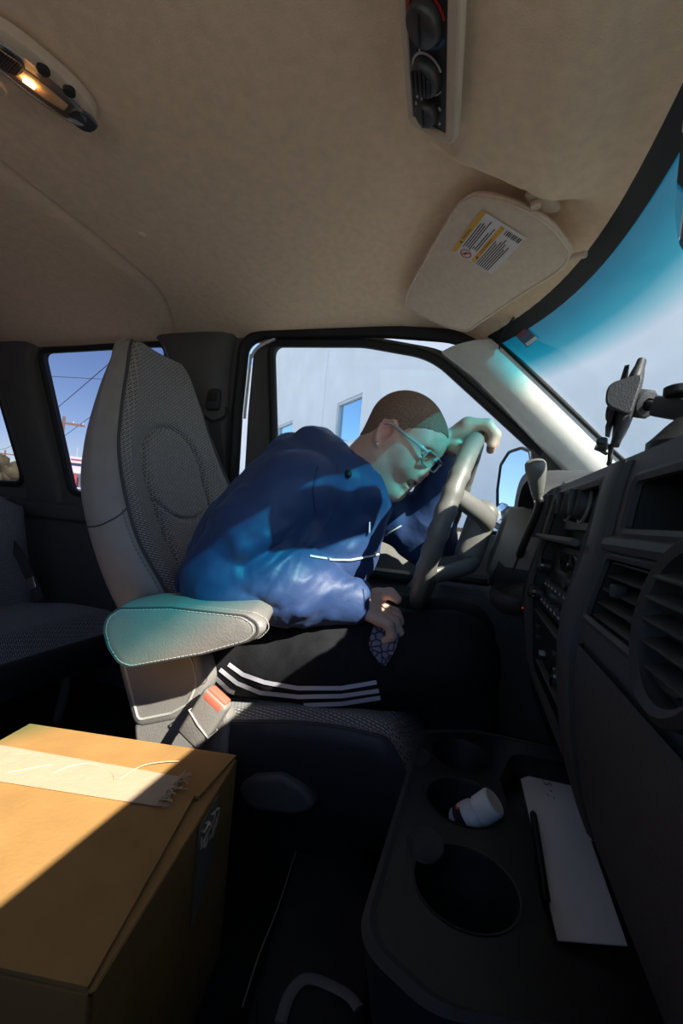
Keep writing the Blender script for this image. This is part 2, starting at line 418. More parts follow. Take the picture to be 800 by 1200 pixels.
# ---- windscreen with a dark top band that fades into a teal shade band
def ws_pt(u, v): 
    Y = YC-0.72+1.44*u
    return (Xh(Y)+v*0.62-0.004, Y, 0.505-v*0.60)
NU, NV = 40, 24
V, Fc = gridsurf(NU, NV, lambda u, v: ws_pt(u, -0.07+1.07*v))
M['windscreen'] = glass_mat('windscreen_glass', (0.86, 0.92, 0.90), 0.03, [(0.0, (0.002, 0.09, 0.14)), (0.20, (0.86, 0.91, 0.90)), (0.06, (0.003, 0.185, 0.26)), (0.12, (0.02, 0.34, 0.42)), (0.16, (0.33, 0.64, 0.67))])
ws = obj('window_4', V, Fc, M['windscreen'], uv=[(i/NU, -0.07+1.07*j/NV) for i in range(NU+1) for j in range(NV+1)])
tag(ws, 'raked windscreen with a teal shade band along its top', kind='structure')
def strip(name, u0, u1, v0, v1, off, m, parent, nu=40):
    V, Fc = gridsurf(nu, 2, lambda a, b: Vector(ws_pt(u0+(u1-u0)*a, v0+(v1-v0)*b))+Vector((-off, 0, -off)))
    return obj(name, V, Fc, m, parent)
strip('frit_band', 0, 1, -0.03, 0.027, 0.002, M['rubber'], ws)
strip('frit_band', 0, 0.010, 0, 1, 0.002, M['rubber'], ws)
strip('frit_band', 0.990, 1, 0, 1, 0.002, M['rubber'], ws)
# sticker in the upper corner and a thin cable
st = P(606, 378, Y=1.13)
bvw = BVHTree.FromObject(ws, bpy.context.evaluated_depsgraph_get())
def quad_on(bvh, pts, lift): return [on_bvh(bvh, x, y, lift) for x, y in pts]
q = quad_on(bvw, [(603, 392), (616, 381), (630, 396), (618, 407)], 0.002)
stk = obj('window_sticker', q, [(0, 1, 2, 3)], mat('sticker_film', (0.05, 0.10, 0.16), 0.5), None, False)
tag(stk, 'small dark registration sticker with a white strip on the teal band of the windscreen', 'sticker')
obj('print_line', quad_on(bvw, [(616, 402), (628, 393), (631, 396), (619, 405)], 0.0035), [(0, 1, 2, 3)], M['white'], stk, False)
obj('print_line', quad_on(bvw, [(606, 392), (616, 384), (619, 388), (609, 396)], 0.0035), [(0, 1, 2, 3)], mat('sticker_red', (0.25, 0.03, 0.08), 0.6), stk, False)

# ---- side walls: flat leaning plates with openings, outline given as (X, z)
def wmap(side): 
    if side > 0: return lambda a, b, c: (a, Yw(b)+0.02+c, b)
    return lambda a, b, c: (a, 2*YC-Yw(b)-0.02+c, b)
def px_out(pts, Yf=None):
    """photo outline -> (X, z) on the leaning wall"""
    out = []
    for x, y in pts:
        d = ray(x, y); t = 1.3/d.y
        for _ in range(8): t = Yw(d.z*t)/d.y
        out.append(((d*t).x, (d*t).z))
    return out
# the driver's door opening
DOOR = [(-0.80, -0.60), (-0.80, 0.30), (-0.775, 0.535), (-0.70, 0.565), (-0.30, 0.555), (-0.06, 0.53), (0.36, 0.15), (0.40, 0.0), (0.40, -0.60)]
DOOR_R = rpoly(DOOR, [0.03, 0.2, 0.06, 0.05, 0.2, 0.2, 0.2, 0.1, 0.05], 6)
GLASS = [(-0.665, -0.03), (-0.663, 0.25), (-0.680, 0.535), (-0.36, 0.525), (-0.15, 0.485), (0.18, 0.205), (0.185, -0.03)]
GLASS_R = rpoly(GLASS, [0.01, 0.3, 0.035, 0.3, 0.25, 0.10, 0.01], 7)
RW1 = rpoly([(-1.565, -0.02), (-1.70, 0.535), (-1.09, 0.545), (-1.06, -0.02)], [0.05, 0.03, 0.04, 0.05], 6)
RW2 = rpoly([(-2.55, -0.02), (-2.62, 0.52), (-1.99, 0.53), (-1.815, 0.0)], [0.05, 0.04, 0.04, 0.05], 6)
WALL = [(-3.3, -0.03), (-3.3, 0.62), (0.02, 0.62), (0.44, 0.10), (0.44, -0.03)]
WALLL = [(-3.3, -0.80), (-3.3, -0.03), (0.72, -0.03), (0.72, -0.80)]
def clipz(poly, lo): return [(x, max(z, lo)) for x, z in poly]
wall_left = plate('wall_left', [(-3.3, -0.80), (-3.3, 0.62), (-0.05, 0.62), (0.02, 0.53), (0.46, 0.08), (0.72, -0.03), (0.72, -0.80)], [DOOR_R, RW1, RW2], 0.03, wmap(1), M['grey_trim'], smooth=False)
tag(wall_left, 'dark grey trimmed side of the van on the driver side', kind='structure')
# horizontal ledge and armrest mouldings on the rear side wall
obj('ledge', *loft_vf([[(x, Yw(-0.1)+0.005-o, z) for o, z in [(0, -0.055), (0.018, -0.07), (0.022, -0.10), (0.018, -0.125), (0, -0.14)]] for x in np.linspace(-3.2, -0.84, 6)], False, False), M['grey_trim'], wall_left)
for a, b, nm in [(RW1, 0.012, 'window_seal'), (RW2, 0.012, 'window_seal')]:
    tube(nm, [wmap(1)(x, z, -0.016) for x, z in a], b, M['rubber'], wall_left, 8, True)
gls = glass_mat('side_glass', (0.80, 0.86, 0.88), 0.05); gls2 = glass_mat('rear_side_glass', (0.28, 0.265, 0.335), 0.04)
for nm, a, m, lab in [('window_2', RW1, gls2, 'side window behind the driver seat with a view of a white shop sign'), ('window_3', RW2, gls2, 'rear side window with a view of trees and a parked car')]:
    V = [wmap(1)(x, z, 0.0) for x, z in a]
    tag(obj(nm, V, [tuple(range(len(V)))], m, None, False), lab, kind='structure')
# pillar trims: between the rear windows, and the belt pillar behind the door
def pillar_loft(name, rows, mt, lab, th=0.028):
    """rows of (z, x0, x1): a rounded strip standing proud of the wall"""
    secs = []
    for z, x0, x1, p in rows:
        w = x1-x0; Y0 = Yw(z)
        secs.append([(x0+w*t, Y0-p*k, z) for t, k in [(0, -0.3), (0.03, 0.35), (0.12, 0.8), (0.3, 1.0), (0.7, 1.0), (0.88, 0.8), (0.97, 0.35), (1, -0.3)]])
    o = loft(name, secs, mt, None, True, True); tag(o, lab, kind='structure'); return o
pillar_loft('trim_3', [(-0.07, -1.80, -1.60, 0.008), (0.0, -1.80, -1.60, 0.03), (0.25, -1.885, -1.67, 0.035), (0.5, -1.97, -1.73, 0.035), (0.56, -2.02, -1.70, 0.03), (0.60, -2.05, -1.68, 0.02)], M['grey_trim'], 'dark upright trim between the two rear side windows')
trim_2 = pillar_loft('trim_2', [(-0.62, -1.02, -0.83, 0.01), (-0.15, -1.03, -0.83, 0.035), (0.1, -1.035, -0.83, 0.045), (0.30, -1.04, -0.83, 0.045), (0.34, -1.05, -0.83, 0.058), (0.48, -1.07, -0.822, 0.06), (0.53, -1.10, -0.81, 0.05), (0.56, -1.13, -0.80, 0.04)], M['grey_trim'], 'wide dark belt pillar trim behind the driver door')
# other side of the cabin
opR = rpoly([(-0.80, -0.70), (-0.80, 0.55), (-0.10, 0.515), (0.30, 0.13), (0.36, 0.0), (0.36, -0.70)], 0.06, 5)
door2 = empty('door_2', 'unseen passenger door added to block low light, with grey inner panel and window', None, (-0.2, 2*YC-1.33, -0.6), kind='structure')  # unseen door, added closed to keep low light out of the cabin
GLASS_P = rpoly([(-0.665, -0.03), (-0.663, 0.25), (-0.680, 0.535), (-0.36, 0.525), (-0.12, 0.49), (0.27, 0.13), (0.32, -0.03)], [0.01, 0.3, 0.035, 0.3, 0.25, 0.05, 0.01], 6)  # unseen pane, widened at the front so sun reaches the box
plate('frame', opR, [GLASS_P], 0.03, lambda a, b, c: (a, 2*YC-Yw(b)-0.028+c, b), M['grey_trim'], door2, smooth=False)
obj('inner_panel', *loft_vf([[(x, 2*YC-1.34+o, z) for o, z in [(0.0, -0.60), (0.03, -0.58), (0.03, -0.30), (0.06, -0.24), (0.06, -0.20), (0.03, -0.17), (0.02, -0.08), (0.01, -0.03), (0.0, -0.028)]] for x in np.linspace(-0.74, 0.30, 5)], False, False), M['column'], door2)
V = [wmap(-1)(x, z, -0.012) for x, z in GLASS_P]; tag(obj('window_5', V, [tuple(range(len(V)))], gls, None, False), 'unseen passenger door window, widened to let the sun through', kind='structure')
wall_right = plate('wall_right', [(-3.3, -0.80), (-3.3, 0.62), (-0.05, 0.62), (0.02, 0.53), (0.46, 0.08), (0.72, -0.03), (0.72, -0.80)], [opR, RW2, RW1], 0.03, wmap(-1), M['grey_trim'], smooth=False)
tag(wall_right, 'dark grey trimmed side of the van around the passenger door', kind='structure')
for nm, a in [('rear_glass', RW1), ('rear_glass', RW2)]:
    V = [wmap(-1)(x, z, 0.0) for x, z in a]; obj(nm, V, [tuple(range(len(V)))], gls2, wall_right, False)
wb = bobj('wall_back', box((-3.3, YC, -0.07), (0.04, 1.75, 1.42), 0.0), M['grey_trim'], None, False); tag(wb, 'dark rear end of the cabin', kind='structure')
fl = bobj('floor', box((-1.25, YC, FLOOR-0.03), (4.2, 1.78, 0.06), 0.0), M['carpet'], None, False); tag(fl, 'black carpeted cabin floor', kind='structure')
fw_ = bobj('wall_front', box((0.75, YC, -0.39), (0.04, 1.75, 0.84), 0.0), M['black'], None, False); tag(fw_, 'dark bulkhead in front of the dashboard', kind='structure')

# ---- driver's door
door = empty('door_1', 'driver door with black window frame and grey inner panel', None, (-0.2, 1.33, -0.6), kind='structure')
upper_out = [(x, z) for x, z in DOOR_R]
ins = rpoly([(-0.765, -0.59), (-0.765, 0.30), (-0.745, 0.53), (-0.69, 0.548), (-0.30, 0.538), (-0.11, 0.50), (0.275, 0.13), (0.33, 0.0), (0.33, -0.59)], [0.03, 0.2, 0.05, 0.05, 0.2, 0.2, 0.2, 0.1, 0.05], 6)
plate('frame', ins, [GLASS_R], 0.03, lambda a, b, c: (a, Yw(b)+0.028+c, b), M['grey_trim'], door, smooth=False)
tube('opening_seal', [wmap(1)(x, z, -0.02) for x, z in DOOR_R], 0.020, M['rubber'], door, 8, True)
pe = [(x, z) for x, z in DOOR_R if x < -0.45 and z > -0.5]
tube('paint_edge', [wmap(1)(x+0.03, z-(0.022 if z > 0.5 else 0), -0.020) for x, z in pe], 0.0055, M['white_paint'], door, 6)
tube('glass_seal', [wmap(1)(x, z, -0.012) for x, z in GLASS_R], 0.014, M['rubber'], door, 8, True)
V = [wmap(1)(x, z, 0.012) for x, z in GLASS_R]; dg_ = obj('window_1', V, [tuple(range(len(V)))], gls, None, False); tag(dg_, 'driver door window looking out on a pale wall', kind='structure')
# inner panel: lower grey moulding with armrest and pull
obj('inner_panel', *loft_vf([[(x, 1.34-o, z) for o, z in [(0.0, -0.60), (0.05, -0.58), (0.055, -0.30), (0.085, -0.24), (0.09, -0.20), (0.05, -0.17), (0.04, -0.08), (0.03, -0.03), (0.0, -0.028)]] for x in np.linspace(-0.74, 0.30, 5)], False, False), M['column'], door)
bobj('switch_panel', box((-0.02, 1.245, -0.155), (0.16, 0.06, 0.022), 0.006), M['black'], door)
bobj('door_pull', box((-0.30, 1.235, -0.17), (0.30, 0.07, 0.03), 0.012), M['charcoal'], door)
# windscreen pillar trim, driver's side
secs = []
wsp = [(575, 397), (608, 425), (640, 455), (676, 490), (716, 530), (745, 556)]
dsp = [(517, 412), (556, 441), (590, 474), (622, 506), (656, 540), (690, 575)]
for (a, b), (c, d) in zip(wsp, dsp):
    A = P(a, b, Y=1.215); B = P(c, d, Y=1.238)
    n_ = Vector((-0.35, -0.9, 0.1)).normalized()
    Mi = (A+B)/2+n_*0.016; bk = Vector((0.0, 0.06, 0.0))
    secs.append([A, A*0.72+B*0.28+n_*0.014, Mi, A*0.25+B*0.75+n_*0.013, B, B+bk, A+bk*1.2])
trim_1 = loft('trim_1', secs, M['pillar'], None, True, True); tag(trim_1, 'pale grey windscreen pillar trim above the steering wheel', kind='structure')
# black pillar edge and sail panel at the mirror
tube('pillar_seal', [P(x, y, Y=1.215)+Vector((0.004, 0.004, 0.004)) for x, y in wsp], 0.006, M['rubber'], trim_1, 6)
V = [P(622, 522, Y=1.30), P(628, 518, Y=1.3), P(668, 555, Y=1.30), P(650, 585, Y=1.30), P(626, 585, Y=1.3)]
V, Fc = loft_vf([V, [p+Vector((0, 0.02, 0)) for p in V]]); obj('sail_panel', V, Fc, M['grey_trim'], door, False)
# passenger side pillar
sR = [[(x, 2*YC-y, z) for x, y, z in s] for s in secs]; o = loft('trim_4', sR, M['pillar']); tag(o, 'pale grey windscreen pillar trim beside the passenger door', kind='structure')

# ================================================================== OUTSIDE
GZ = -LIFT
M['asphalt'] = mat('asphalt_paving', (0.34, 0.335, 0.32), 0.9, 3.0, 0.2, 0.5, 90)
g = bobj('ground', box((-20, 0, GZ-0.1), (400, 400, 0.2), 0), M['asphalt'], None, False); tag(g, 'grey asphalt parking lot', kind='structure')
# pale stucco building, wall running away towards the rear
WD = Vector((-0.69, 0.724, 0)).normalized(); WN = Vector((-WD.y, WD.x, 0)); WN = WN if WN.y < 0 else -WN
W0 = -WN*5.2
def wpt(px, py):
    d = ray(px, py); t = W0.dot(WN)/d.dot(WN); return d*t
bld = empty('stucco_building', 'pale lavender grey stucco building beside the van', 'building', (W0.x, W0.y, GZ))
M['stucco'] = mat('pale_stucco', (0.88, 0.85, 0.84), 0.95, 1.2, 0.05, 0.6, 30)
def wxy(p): return ((p-W0).dot(WD), p.z)
def wmp(off): return lambda a, b_, c: tuple(W0+WD*a+WN*(off+c)+Vector((0, 0, b_)))
wins = []
for q in ([(395, 474), (422, 461), (421, 505), (394, 512)], [(325, 500), (341, 494), (340, 530), (325, 534)]):
    pts = [wxy(wpt(x, y)) for x, y in q]; a0, a1 = min(p[0] for p in pts), max(p[0] for p in pts); z1 = max(p[1] for p in pts); wins.append((a0, a1, z1-1.25, z1))
holes = [[(a0, z0), (a1, z0), (a1, z1), (a0, z1)] for a0, a1, z0, z1 in wins]
j0 = wxy(wpt(384, 420))[0]
TOPZ = 7.2
plate('wall', [(-9, GZ), (j0-0.012, GZ), (j0-0.012, TOPZ), (-9, TOPZ)], [h for h in holes if h[0][0] < j0], 0.3, wmp(-0.15), M['stucco'], bld, smooth=False)
plate('wall', [(j0+0.012, GZ), (26, GZ), (26, TOPZ), (j0+0.012, TOPZ)], [h for h in holes if h[0][0] > j0], 0.3, wmp(-0.15), M['stucco'], bld, smooth=False)
plate('joint_strip', [(j0-0.02, GZ), (j0+0.02, GZ), (j0+0.02, TOPZ), (j0-0.02, TOPZ)], [], 0.1, wmp(-0.09), mat('joint_grey', (0.45, 0.45, 0.48), 0.9), bld, smooth=False)
M['pane_mirror'] = mat('blue_window_pane', (0.35, 0.5, 0.62), 0.03, metal=0.9)
M['alu'] = mat('pale_aluminium', (0.6, 0.62, 0.65), 0.4, metal=0.3)
for a0, a1, z0, z1 in wins:
    f_ = plate('window', [(a0, z0), (a1, z0), (a1, z1), (a0, z1)], [[(a0+.07, z0+.07), (a1-.07, z0+.07), (a1-.07, z1-.07), (a0+.07, z1-.07)]], 0.12, wmp(-0.1), M['alu'], bld, smooth=False)
    plate('pane', [(a0+.05, z0+.05), (a1-.05, z0+.05), (a1-.05, z1-.05), (a0+.05, z1-.05)], [], 0.02, wmp(-0.12), M['pane_mirror'], f_, smooth=False)
# far street seen through the rear side windows
def far(px, py, D):
    d = ray(px, py); h = math.hypot(d.x, d.y); return d*(D/h)
def fmap(D, px):
    d = ray(px, 560); d.z = 0; d.normalize(); s = Vector((0, 0, 1)).cross(d); s = -s
    return d, s
# white shop with pylon sign
D = 55.0; d, s = fmap(D, 85)
o0 = far(85, 560, D); o0.z = GZ
def fbox(c, w, dep, h, z0): 
    b_ = box((0, 0, 0), (w, dep, h), 0.0); Mx = Matrix((s, d, Vector((0, 0, 1)))).transposed().to_4x4(); bmesh.ops.transform(b_, matrix=Matrix.Translation(c+Vector((0, 0, z0+h/2-c.z))) @ Mx, verts=b_.verts[:]); return b_
shop = empty('roadside_shop', 'low white shop with a red doorway across the street', 'shop', o0)
M['shopwhite'] = mat('shop_white', (0.85, 0.82, 0.82), 0.8); M['shopred'] = mat('shop_red', (0.55, 0.12, 0.10), 0.8)
bobj('wall', fbox(o0+s*0.5+d*4, 9.0, 6, 3.4, GZ), M['shopwhite'], shop, False)
bobj('parapet', fbox(o0+s*0.5+d*4, 9.4, 6.4, 0.5, GZ+3.4), mat('parapet_pink', (0.75, 0.55, 0.53), 0.8), shop, False)
bobj('doorway', fbox(o0+s*0.1+d*0.95, 0.9, 0.12, 2.7, GZ), M['shopred'], shop, False)
w_ = bobj('window', fbox(o0-s*2.4+d*0.95, 2.0, 0.12, 1.5, GZ+1.5), M['alu'], shop, False); bobj('pane', fbox(o0-s*2.4+d*0.88, 1.8, 0.06, 1.3, GZ+1.6), mat('shop_pane', (0.25, 0.4, 0.45), 0.1), w_, False)
sg = empty('pylon_sign', 'white square pylon sign with dark lettering strokes above the shop', 'sign', o0-d*1.0)
sc_ = far(89, 547, D-1); bobj('post', fbox(Vector((sc_.x, sc_.y, 0)), 0.3, 0.2, sc_.z-GZ, GZ), M['shopred'], sg, False)
bobj('panel', fbox(Vector((sc_.x, sc_.y, 0)), 2.5, 0.35, 1.75, sc_.z-0.7), M['shopwhite'], sg, False)
bobj('lettering', fbox(Vector((sc_.x, sc_.y, 0))-d*0.2, 1.4, 0.04, 0.28, sc_.z+0.1), mat('sign_ink', (0.05, 0.05, 0.12), 0.7), sg, False)
bobj('lettering', fbox(Vector((sc_.x, sc_.y, 0))-d*0.2, 1.0, 0.04, 0.16, sc_.z+0.65), M['shopred'], sg, False)
bobj('lamp', fbox(Vector((sc_.x, sc_.y, 0)), 0.12, 0.12, 1.0, sc_.z+1.05), M['alu'], sg, False)
# utility poles with wires
M['wood'] = mat('pole_wood', (0.30, 0.18, 0.12), 0.9, 8, 0.2)
def pole(px, top, D, lab, arm=2.6):
    c = far(px, 560, D); t = far(px, top, D); c.z = GZ; dd, ss = fmap(D, px)
    o = empty('utility_pole', lab, 'pole', c)
    lathe('post', [(0.17, 0), (0.11, t.z-GZ)], c, (0, 0, 1), M['wood'], o, 10)
    bobj('crossarm', box((0, 0, 0), (arm, 0.14, 0.16), 0, Matrix((ss, dd, Vector((0, 0, 1)))).transposed()) if False else fbox2(c+Vector((0, 0, t.z-GZ-0.6)), ss, dd, arm), M['wood'], o, False)
    for k in (-0.9, -0.45, 0.45, 0.9):
        lathe('insulator', [(0.05, 0), (0.06, 0.12), (0.03, 0.2)], c+Vector((0, 0, t.z-GZ-0.5))+ss*arm*0.5*k, (0, 0, 1), M['white'], o, 8)
    return c+Vector((0, 0, t.z-GZ-0.4)), ss
def fbox2(c, ss, dd, arm):
    b_ = box((0, 0, 0), (arm, 0.14, 0.18), 0.0); bmesh.ops.transform(b_, matrix=Matrix.Translation(c) @ Matrix((ss, dd, Vector((0, 0, 1)))).transposed().to_4x4(), verts=b_.verts[:]); return b_
t1, s1 = pole(69, 487, 48, 'tall brown utility pole rising over the white shop', 3.4)
t2, s2 = pole(3.5, 527, 85, 'thin far utility pole above the trees', 5.0)
for k, lab in ((-1.4, 'thin overhead wire running past the tall utility pole'), (1.4, 'second overhead wire running past the tall utility pole')):
    a = t1+s1*k; b_ = t2+s2*k*1.3
    e0 = a+(a-b_)*1.2; mid = (a+b_)/2-Vector((0, 0, 1.0))
    tag(tube('overhead_wire', smooth_path([e0+Vector((0, 0, 3)), a, mid, b_], 6), 0.025, M['rubber'], None, 5), lab, 'wire')
a = far(40, 440, 60); b_ = far(170, 447, 60); tag(tube('overhead_wire', [a+(a-b_)*1.5, a, b_, b_+(b_-a)], 0.03, M['rubber'], None, 5), 'high overhead wire crossing the sky above the shop', 'wire')
# trees on the horizon
M['leaf'] = mat('dusty_foliage', (0.10, 0.085, 0.04), 0.9, 1.5, 0.5, 0.6, 8)
def tree(px, py, D, rad, lab, seed):
    c = far(px, py, D); random.seed(seed); o = empty('roadside_tree', lab, 'tree', (c.x, c.y, GZ))
    lst = []
    for _ in range(26):
        p = Vector((random.gauss(0, 1), random.gauss(0, 1), random.gauss(0, 0.7))).normalized()*rad*random.uniform(0.3, 0.85); p.z = p.z*0.75
        b_ = bmesh.new(); bmesh.ops.create_icosphere(b_, subdivisions=2, radius=rad*random.uniform(0.25, 0.42))
        for v in b_.verts: v.co = v.co*(1+0.25*noise.noise(v.co*3+p))+c+p
        lst.append(([v.co.copy() for v in b_.verts], [tuple(v.index for v in f.verts) for f in b_.faces])); b_.free()
    obj('crown', *join_vf(lst), M['leaf'], o); lathe('trunk', [(rad*0.1, 0), (rad*0.07, c.z-GZ)], (c.x, c.y, GZ), (0, 0, 1), M['wood'], o, 8)
tree(4, 552, 60, 2.6, 'brownish round tree at the end of the street', 3)
tree(17, 553, 110, 2.2, 'small dark tree behind the far houses', 4)
tree(-44, 556, 58, 1.7, 'brownish low tree next to the round tree', 5)
def far_house(px, D, w, h, lab, col):
    dd, ss = fmap(D, px); c = far(px, 560, D); c.z = GZ; o = empty('far_house', lab, 'house', c)
    def fb(cc, w_, dp, hh, z0):
        b_ = box((0, 0, 0), (w_, dp, hh), 0.0); bmesh.ops.transform(b_, matrix=Matrix.Translation(Vector((cc.x, cc.y, z0+hh/2))) @ Matrix((ss, dd, Vector((0, 0, 1)))).transposed().to_4x4(), verts=b_.verts[:]); return b_
    bobj('wall', fb(c, w, 5, h, GZ), mat('house_wall', col, 0.8), o, False); bobj('roof', fb(c, w*1.1, 5.6, 0.7, GZ+h), M['shopred'], o, False)
    f_ = bobj('window', fb(c-dd*2.5, w*0.3, 0.1, h*0.35, GZ+h*0.4), M['alu'], o, False); bobj('pane', fb(c-dd*2.56, w*0.26, 0.06, h*0.3, GZ+h*0.43), M['rubber'], f_, False)
far_house(20, 75, 6, 3.0, 'small pale house beyond the trees', (0.75, 0.62, 0.55))
far_house(11, 98, 5, 2.4, 'tan shed further down the street', (0.6, 0.45, 0.3))
# parked cars
def car(px, D, yaw, lab, col):
    c = far(px, 575, D); c.z = GZ; o = empty('parked_car', lab, 'car', c); dd, ss = fmap(D, px)
    Mx = Matrix.Translation(c) @ Matrix((ss, dd, Vector((0, 0, 1)))).transposed().to_4x4() @ Matrix.Rotation(yaw, 4, 'Z')
    T = lambda pts: [Mx @ Vector(p) for p in pts]
    prof = [(-2.2, 0.35), (-2.25, 0.75), (-2.0, 0.92), (-1.3, 0.98), (1.2, 0.95), (2.1, 0.82), (2.25, 0.6), (2.2, 0.35)]
    loft('body', [T([(x, y, z) for x, z in prof]) for y in (-0.88, -0.8, 0.8, 0.88)], mat('car_paint', col, 0.25, coat=0.5), o)
    cab = [(-1.5, 0.96), (-1.0, 1.42), (0.1, 1.46), (0.95, 0.95)]
    loft('cabin', [T([(x, y*(0.86 if z > 1.2 else 1), z) for x, z in cab]) for y in (-0.8, 0.8)], M['black'], o)
    loft('roof', [T([(x, y, z) for x, z in [(-0.98, 1.42), (-0.95, 1.47), (0.05, 1.50), (0.1, 1.46)]]) for y in (-0.68, 0.68)], bpy.data.materials[-1] if False else mat('car_roof', col, 0.25), o)
    for x in (-1.35, 1.35):
        for y in (-0.82, 0.82): obj('wheel', *lathe_vf([(0.0, -0.09), (0.31, -0.09), (0.32, 0), (0.31, 0.09), (0, 0.09)], Mx @ Vector((x, y, 0.32)), Mx.to_3x3() @ Vector((0, 1, 0)), 16), M['rubber'], o)
car(5, 40, 0.1, 'dark blue car parked under the round tree', (0.03, 0.03, 0.09))
car(95, 14, 0.2, 'white car parked before the white shop', (0.75, 0.77, 0.82))
# ================================================================== DASHBOARD
FACE = [(-0.29, 0.140), (-0.23, 0.120), (-0.15, 0.108), (-0.10, 0.107), (-0.02, 0.125), (0.05, 0.136), (0.078, 0.143)]
def Xf(z): return smooth_table(FACE, z)
def dpx(px, py, off=0.0):
    """photo pixel -> point on the dashboard face"""
    X = 0.125
    for _ in range(12): p = P(px, py, X=X); X = 0.5*X+0.5*(Xf(p.z)+off)
    return P(px, py, X=X)
dash = empty('dashboard', 'dark grey van dashboard with centre stack, vents and storage cubby', 'dashboard', (0.3, 0.5, FLOOR))
Y0, Y1 = -0.27, 0.845
CUB = (0.10, 0.425, 0.002, 0.052); VENT = (0.255, 0.452, -0.078, -0.018); STK = (0.52, 0.805, -0.245, 0.060)
def face_grid(y0, y1, holes, m, name):
    ys = sorted(set([round(y, 4) for y in np.linspace(y0, y1, 24)]+[h[0] for h in holes]+[h[1] for h in holes]))
    zs = sorted(set([round(z, 4) for z in np.linspace(-0.29, 0.078, 26)]+[h[2] for h in holes]+[h[3] for h in holes]))
    V = [(Xf(z), y, z) for y in ys for z in zs]; nz = len(zs); Fc = []
    for i in range(len(ys)-1):
        for j in range(nz-1):
            cy, cz = (ys[i]+ys[i+1])/2, (zs[j]+zs[j+1])/2
            if any(h[0] < cy < h[1] and h[2] < cz < h[3] for h in holes): continue
            Fc.append((i*nz+j, (i+1)*nz+j, (i+1)*nz+j+1, i*nz+j+1))
    return obj(name, V, Fc, m, dash)
face_grid(Y0, Y1, [CUB, VENT, STK], M['dash'], 'face_panel')
def recess(h, depth, m, name, parent=dash):
    y0, y1, z0, z1 = h; lp = [(y0, z0), (y1, z0), (y1, z1), (y0, z1)]
    n = 6; ring = []
    for (a, b), (c, d) in zip(lp, lp[1:]+lp[:1]):
        for k in range(n): ring.append((a+(c-a)*k/n, b+(d-b)*k/n))
    secs = [[(Xf(z), y, z) for y, z in ring], [(Xf(z)+depth, y, z) for y, z in ring]]
    V, Fc = loft_vf(secs, True, False); Fc.append(tuple(range(len(ring), 2*len(ring))))
    return obj(name, V, Fc, m, parent, False)
recess(CUB, 0.10, M['black'], 'cubby')
recess(VENT, 0.05, M['black'], 'vent_well')
recess(STK, 0.028, M['black'], 'stack_panel')
def bez(h, r, m, name, parent=dash, out=0.002, rad=0.012):
    y0, y1, z0, z1 = h; pts = rpoly([(y0, z0), (y1, z0), (y1, z1), (y0, z1)], rad, 5)
    pts = [q for a, b in zip(pts, pts[1:]+pts[:1]) for q in ([a, (a+b)/2] if (a-b).length > 0.03 else [a])]
    return tube(name, [(Xf(p[1])-out, p[0], p[1]) for p in pts], r, m, parent, 6, True)
bez(CUB, 0.005, M['dash'], 'cubby_bezel'); bez(VENT, 0.004, M['dash'], 'vent_bezel'); bez(STK, 0.006, M['dash'], 'stack_bezel', rad=0.02)
# ridge under the cubby
tube('trim_ridge', [(Xf(-0.008)-0.003, y, -0.008) for y in np.linspace(Y0, 0.45, 12)], 0.008, M['dash'], dash, 8)
# raised frame bar between the stack and the cubby, running down to the console
secs = []
for z in np.linspace(0.074, -0.285, 20):
    t = (0.074-z)/0.36; ya = 0.522-0.006*t; yb = 0.466-0.012*t
    secs.append([(Xf(z)+0.004, ya, z), (Xf(z)-0.006, ya-0.003, z), (Xf(z)-0.009, ya-0.012, z), (Xf(z)-0.009, yb+0.012, z), (Xf(z)-0.006, yb+0.003, z), (Xf(z)+0.004, yb, z)])
loft('frame_bar', secs, M['dash'], dash)
secs = []
for z in np.linspace(0.074, -0.285, 20):
    t = (0.074-z)/0.36; ya = 0.845; yb = 0.812
    secs.append([(Xf(z)+0.02, ya, z), (Xf(z)-0.004, ya-0.002, z), (Xf(z)-0.007, ya-0.010, z), (Xf(z)-0.006, yb+0.006, z), (Xf(z)+0.004, yb, z)])
loft('frame_bar', secs, M['charcoal'], dash)
# top pad and underside
def top_pt(u, v):
    y = Y0+(1.26-Y0)*u; s = v
    prof = [(0, 0.143, 0.070), (0.04, 0.145, 0.078), (0.09, 0.154, 0.083), (0.25, 0.24, 0.085), (0.6, 0.48, 0.060), (1.0, 0.735, 0.0)]
    x = smooth_table([(a, b) for a, b, c in prof], s); z = smooth_table([(a, c) for a, b, c in prof], s)
    z += 0.022*sstep(0.80, 0.90, y)*(1-sstep(0.5, 0.9, v))
    return (x+0.03*sstep(0.84, 0.88, y), y, z)
V, Fc = gridsurf(60, 30, top_pt); obj('top_pad', V, Fc, M['dash'], dash)
obj('underside', *loft_vf([[(0.14, y, -0.29), (0.16, y, -0.30), (0.30, y, -0.305), (0.72, y, -0.305)] for y in (Y0, Y1)], False, False), M['black'], dash)
obj('end_panel', [(Xf(z) if k == 0 else 0.72, Y0, z) for z in (-0.29, -0.2, -0.1, 0, 0.07) for k in (0, 1)], [(2*i, 2*i+1, 2*i+3, 2*i+2) for i in range(4)], M['dash'], dash)
# glove box door
gl_sec = []
for y in (0.44, 0.435, 0.0, -0.19, -0.195):
    k = 0.0 if y in (0.44, -0.195) else 0.006
    gl_sec.append([(Xf(z)-k, y, z) for z in np.linspace(-0.10, -0.275, 10)])
obj('glove_box_door', *loft_vf(gl_sec, False, False), M['dash'], dash)
bobj('latch', box((Xf(-0.13)-0.008, 0.12, -0.13), (0.012, 0.09, 0.028), 0.004), M['black'], dash)
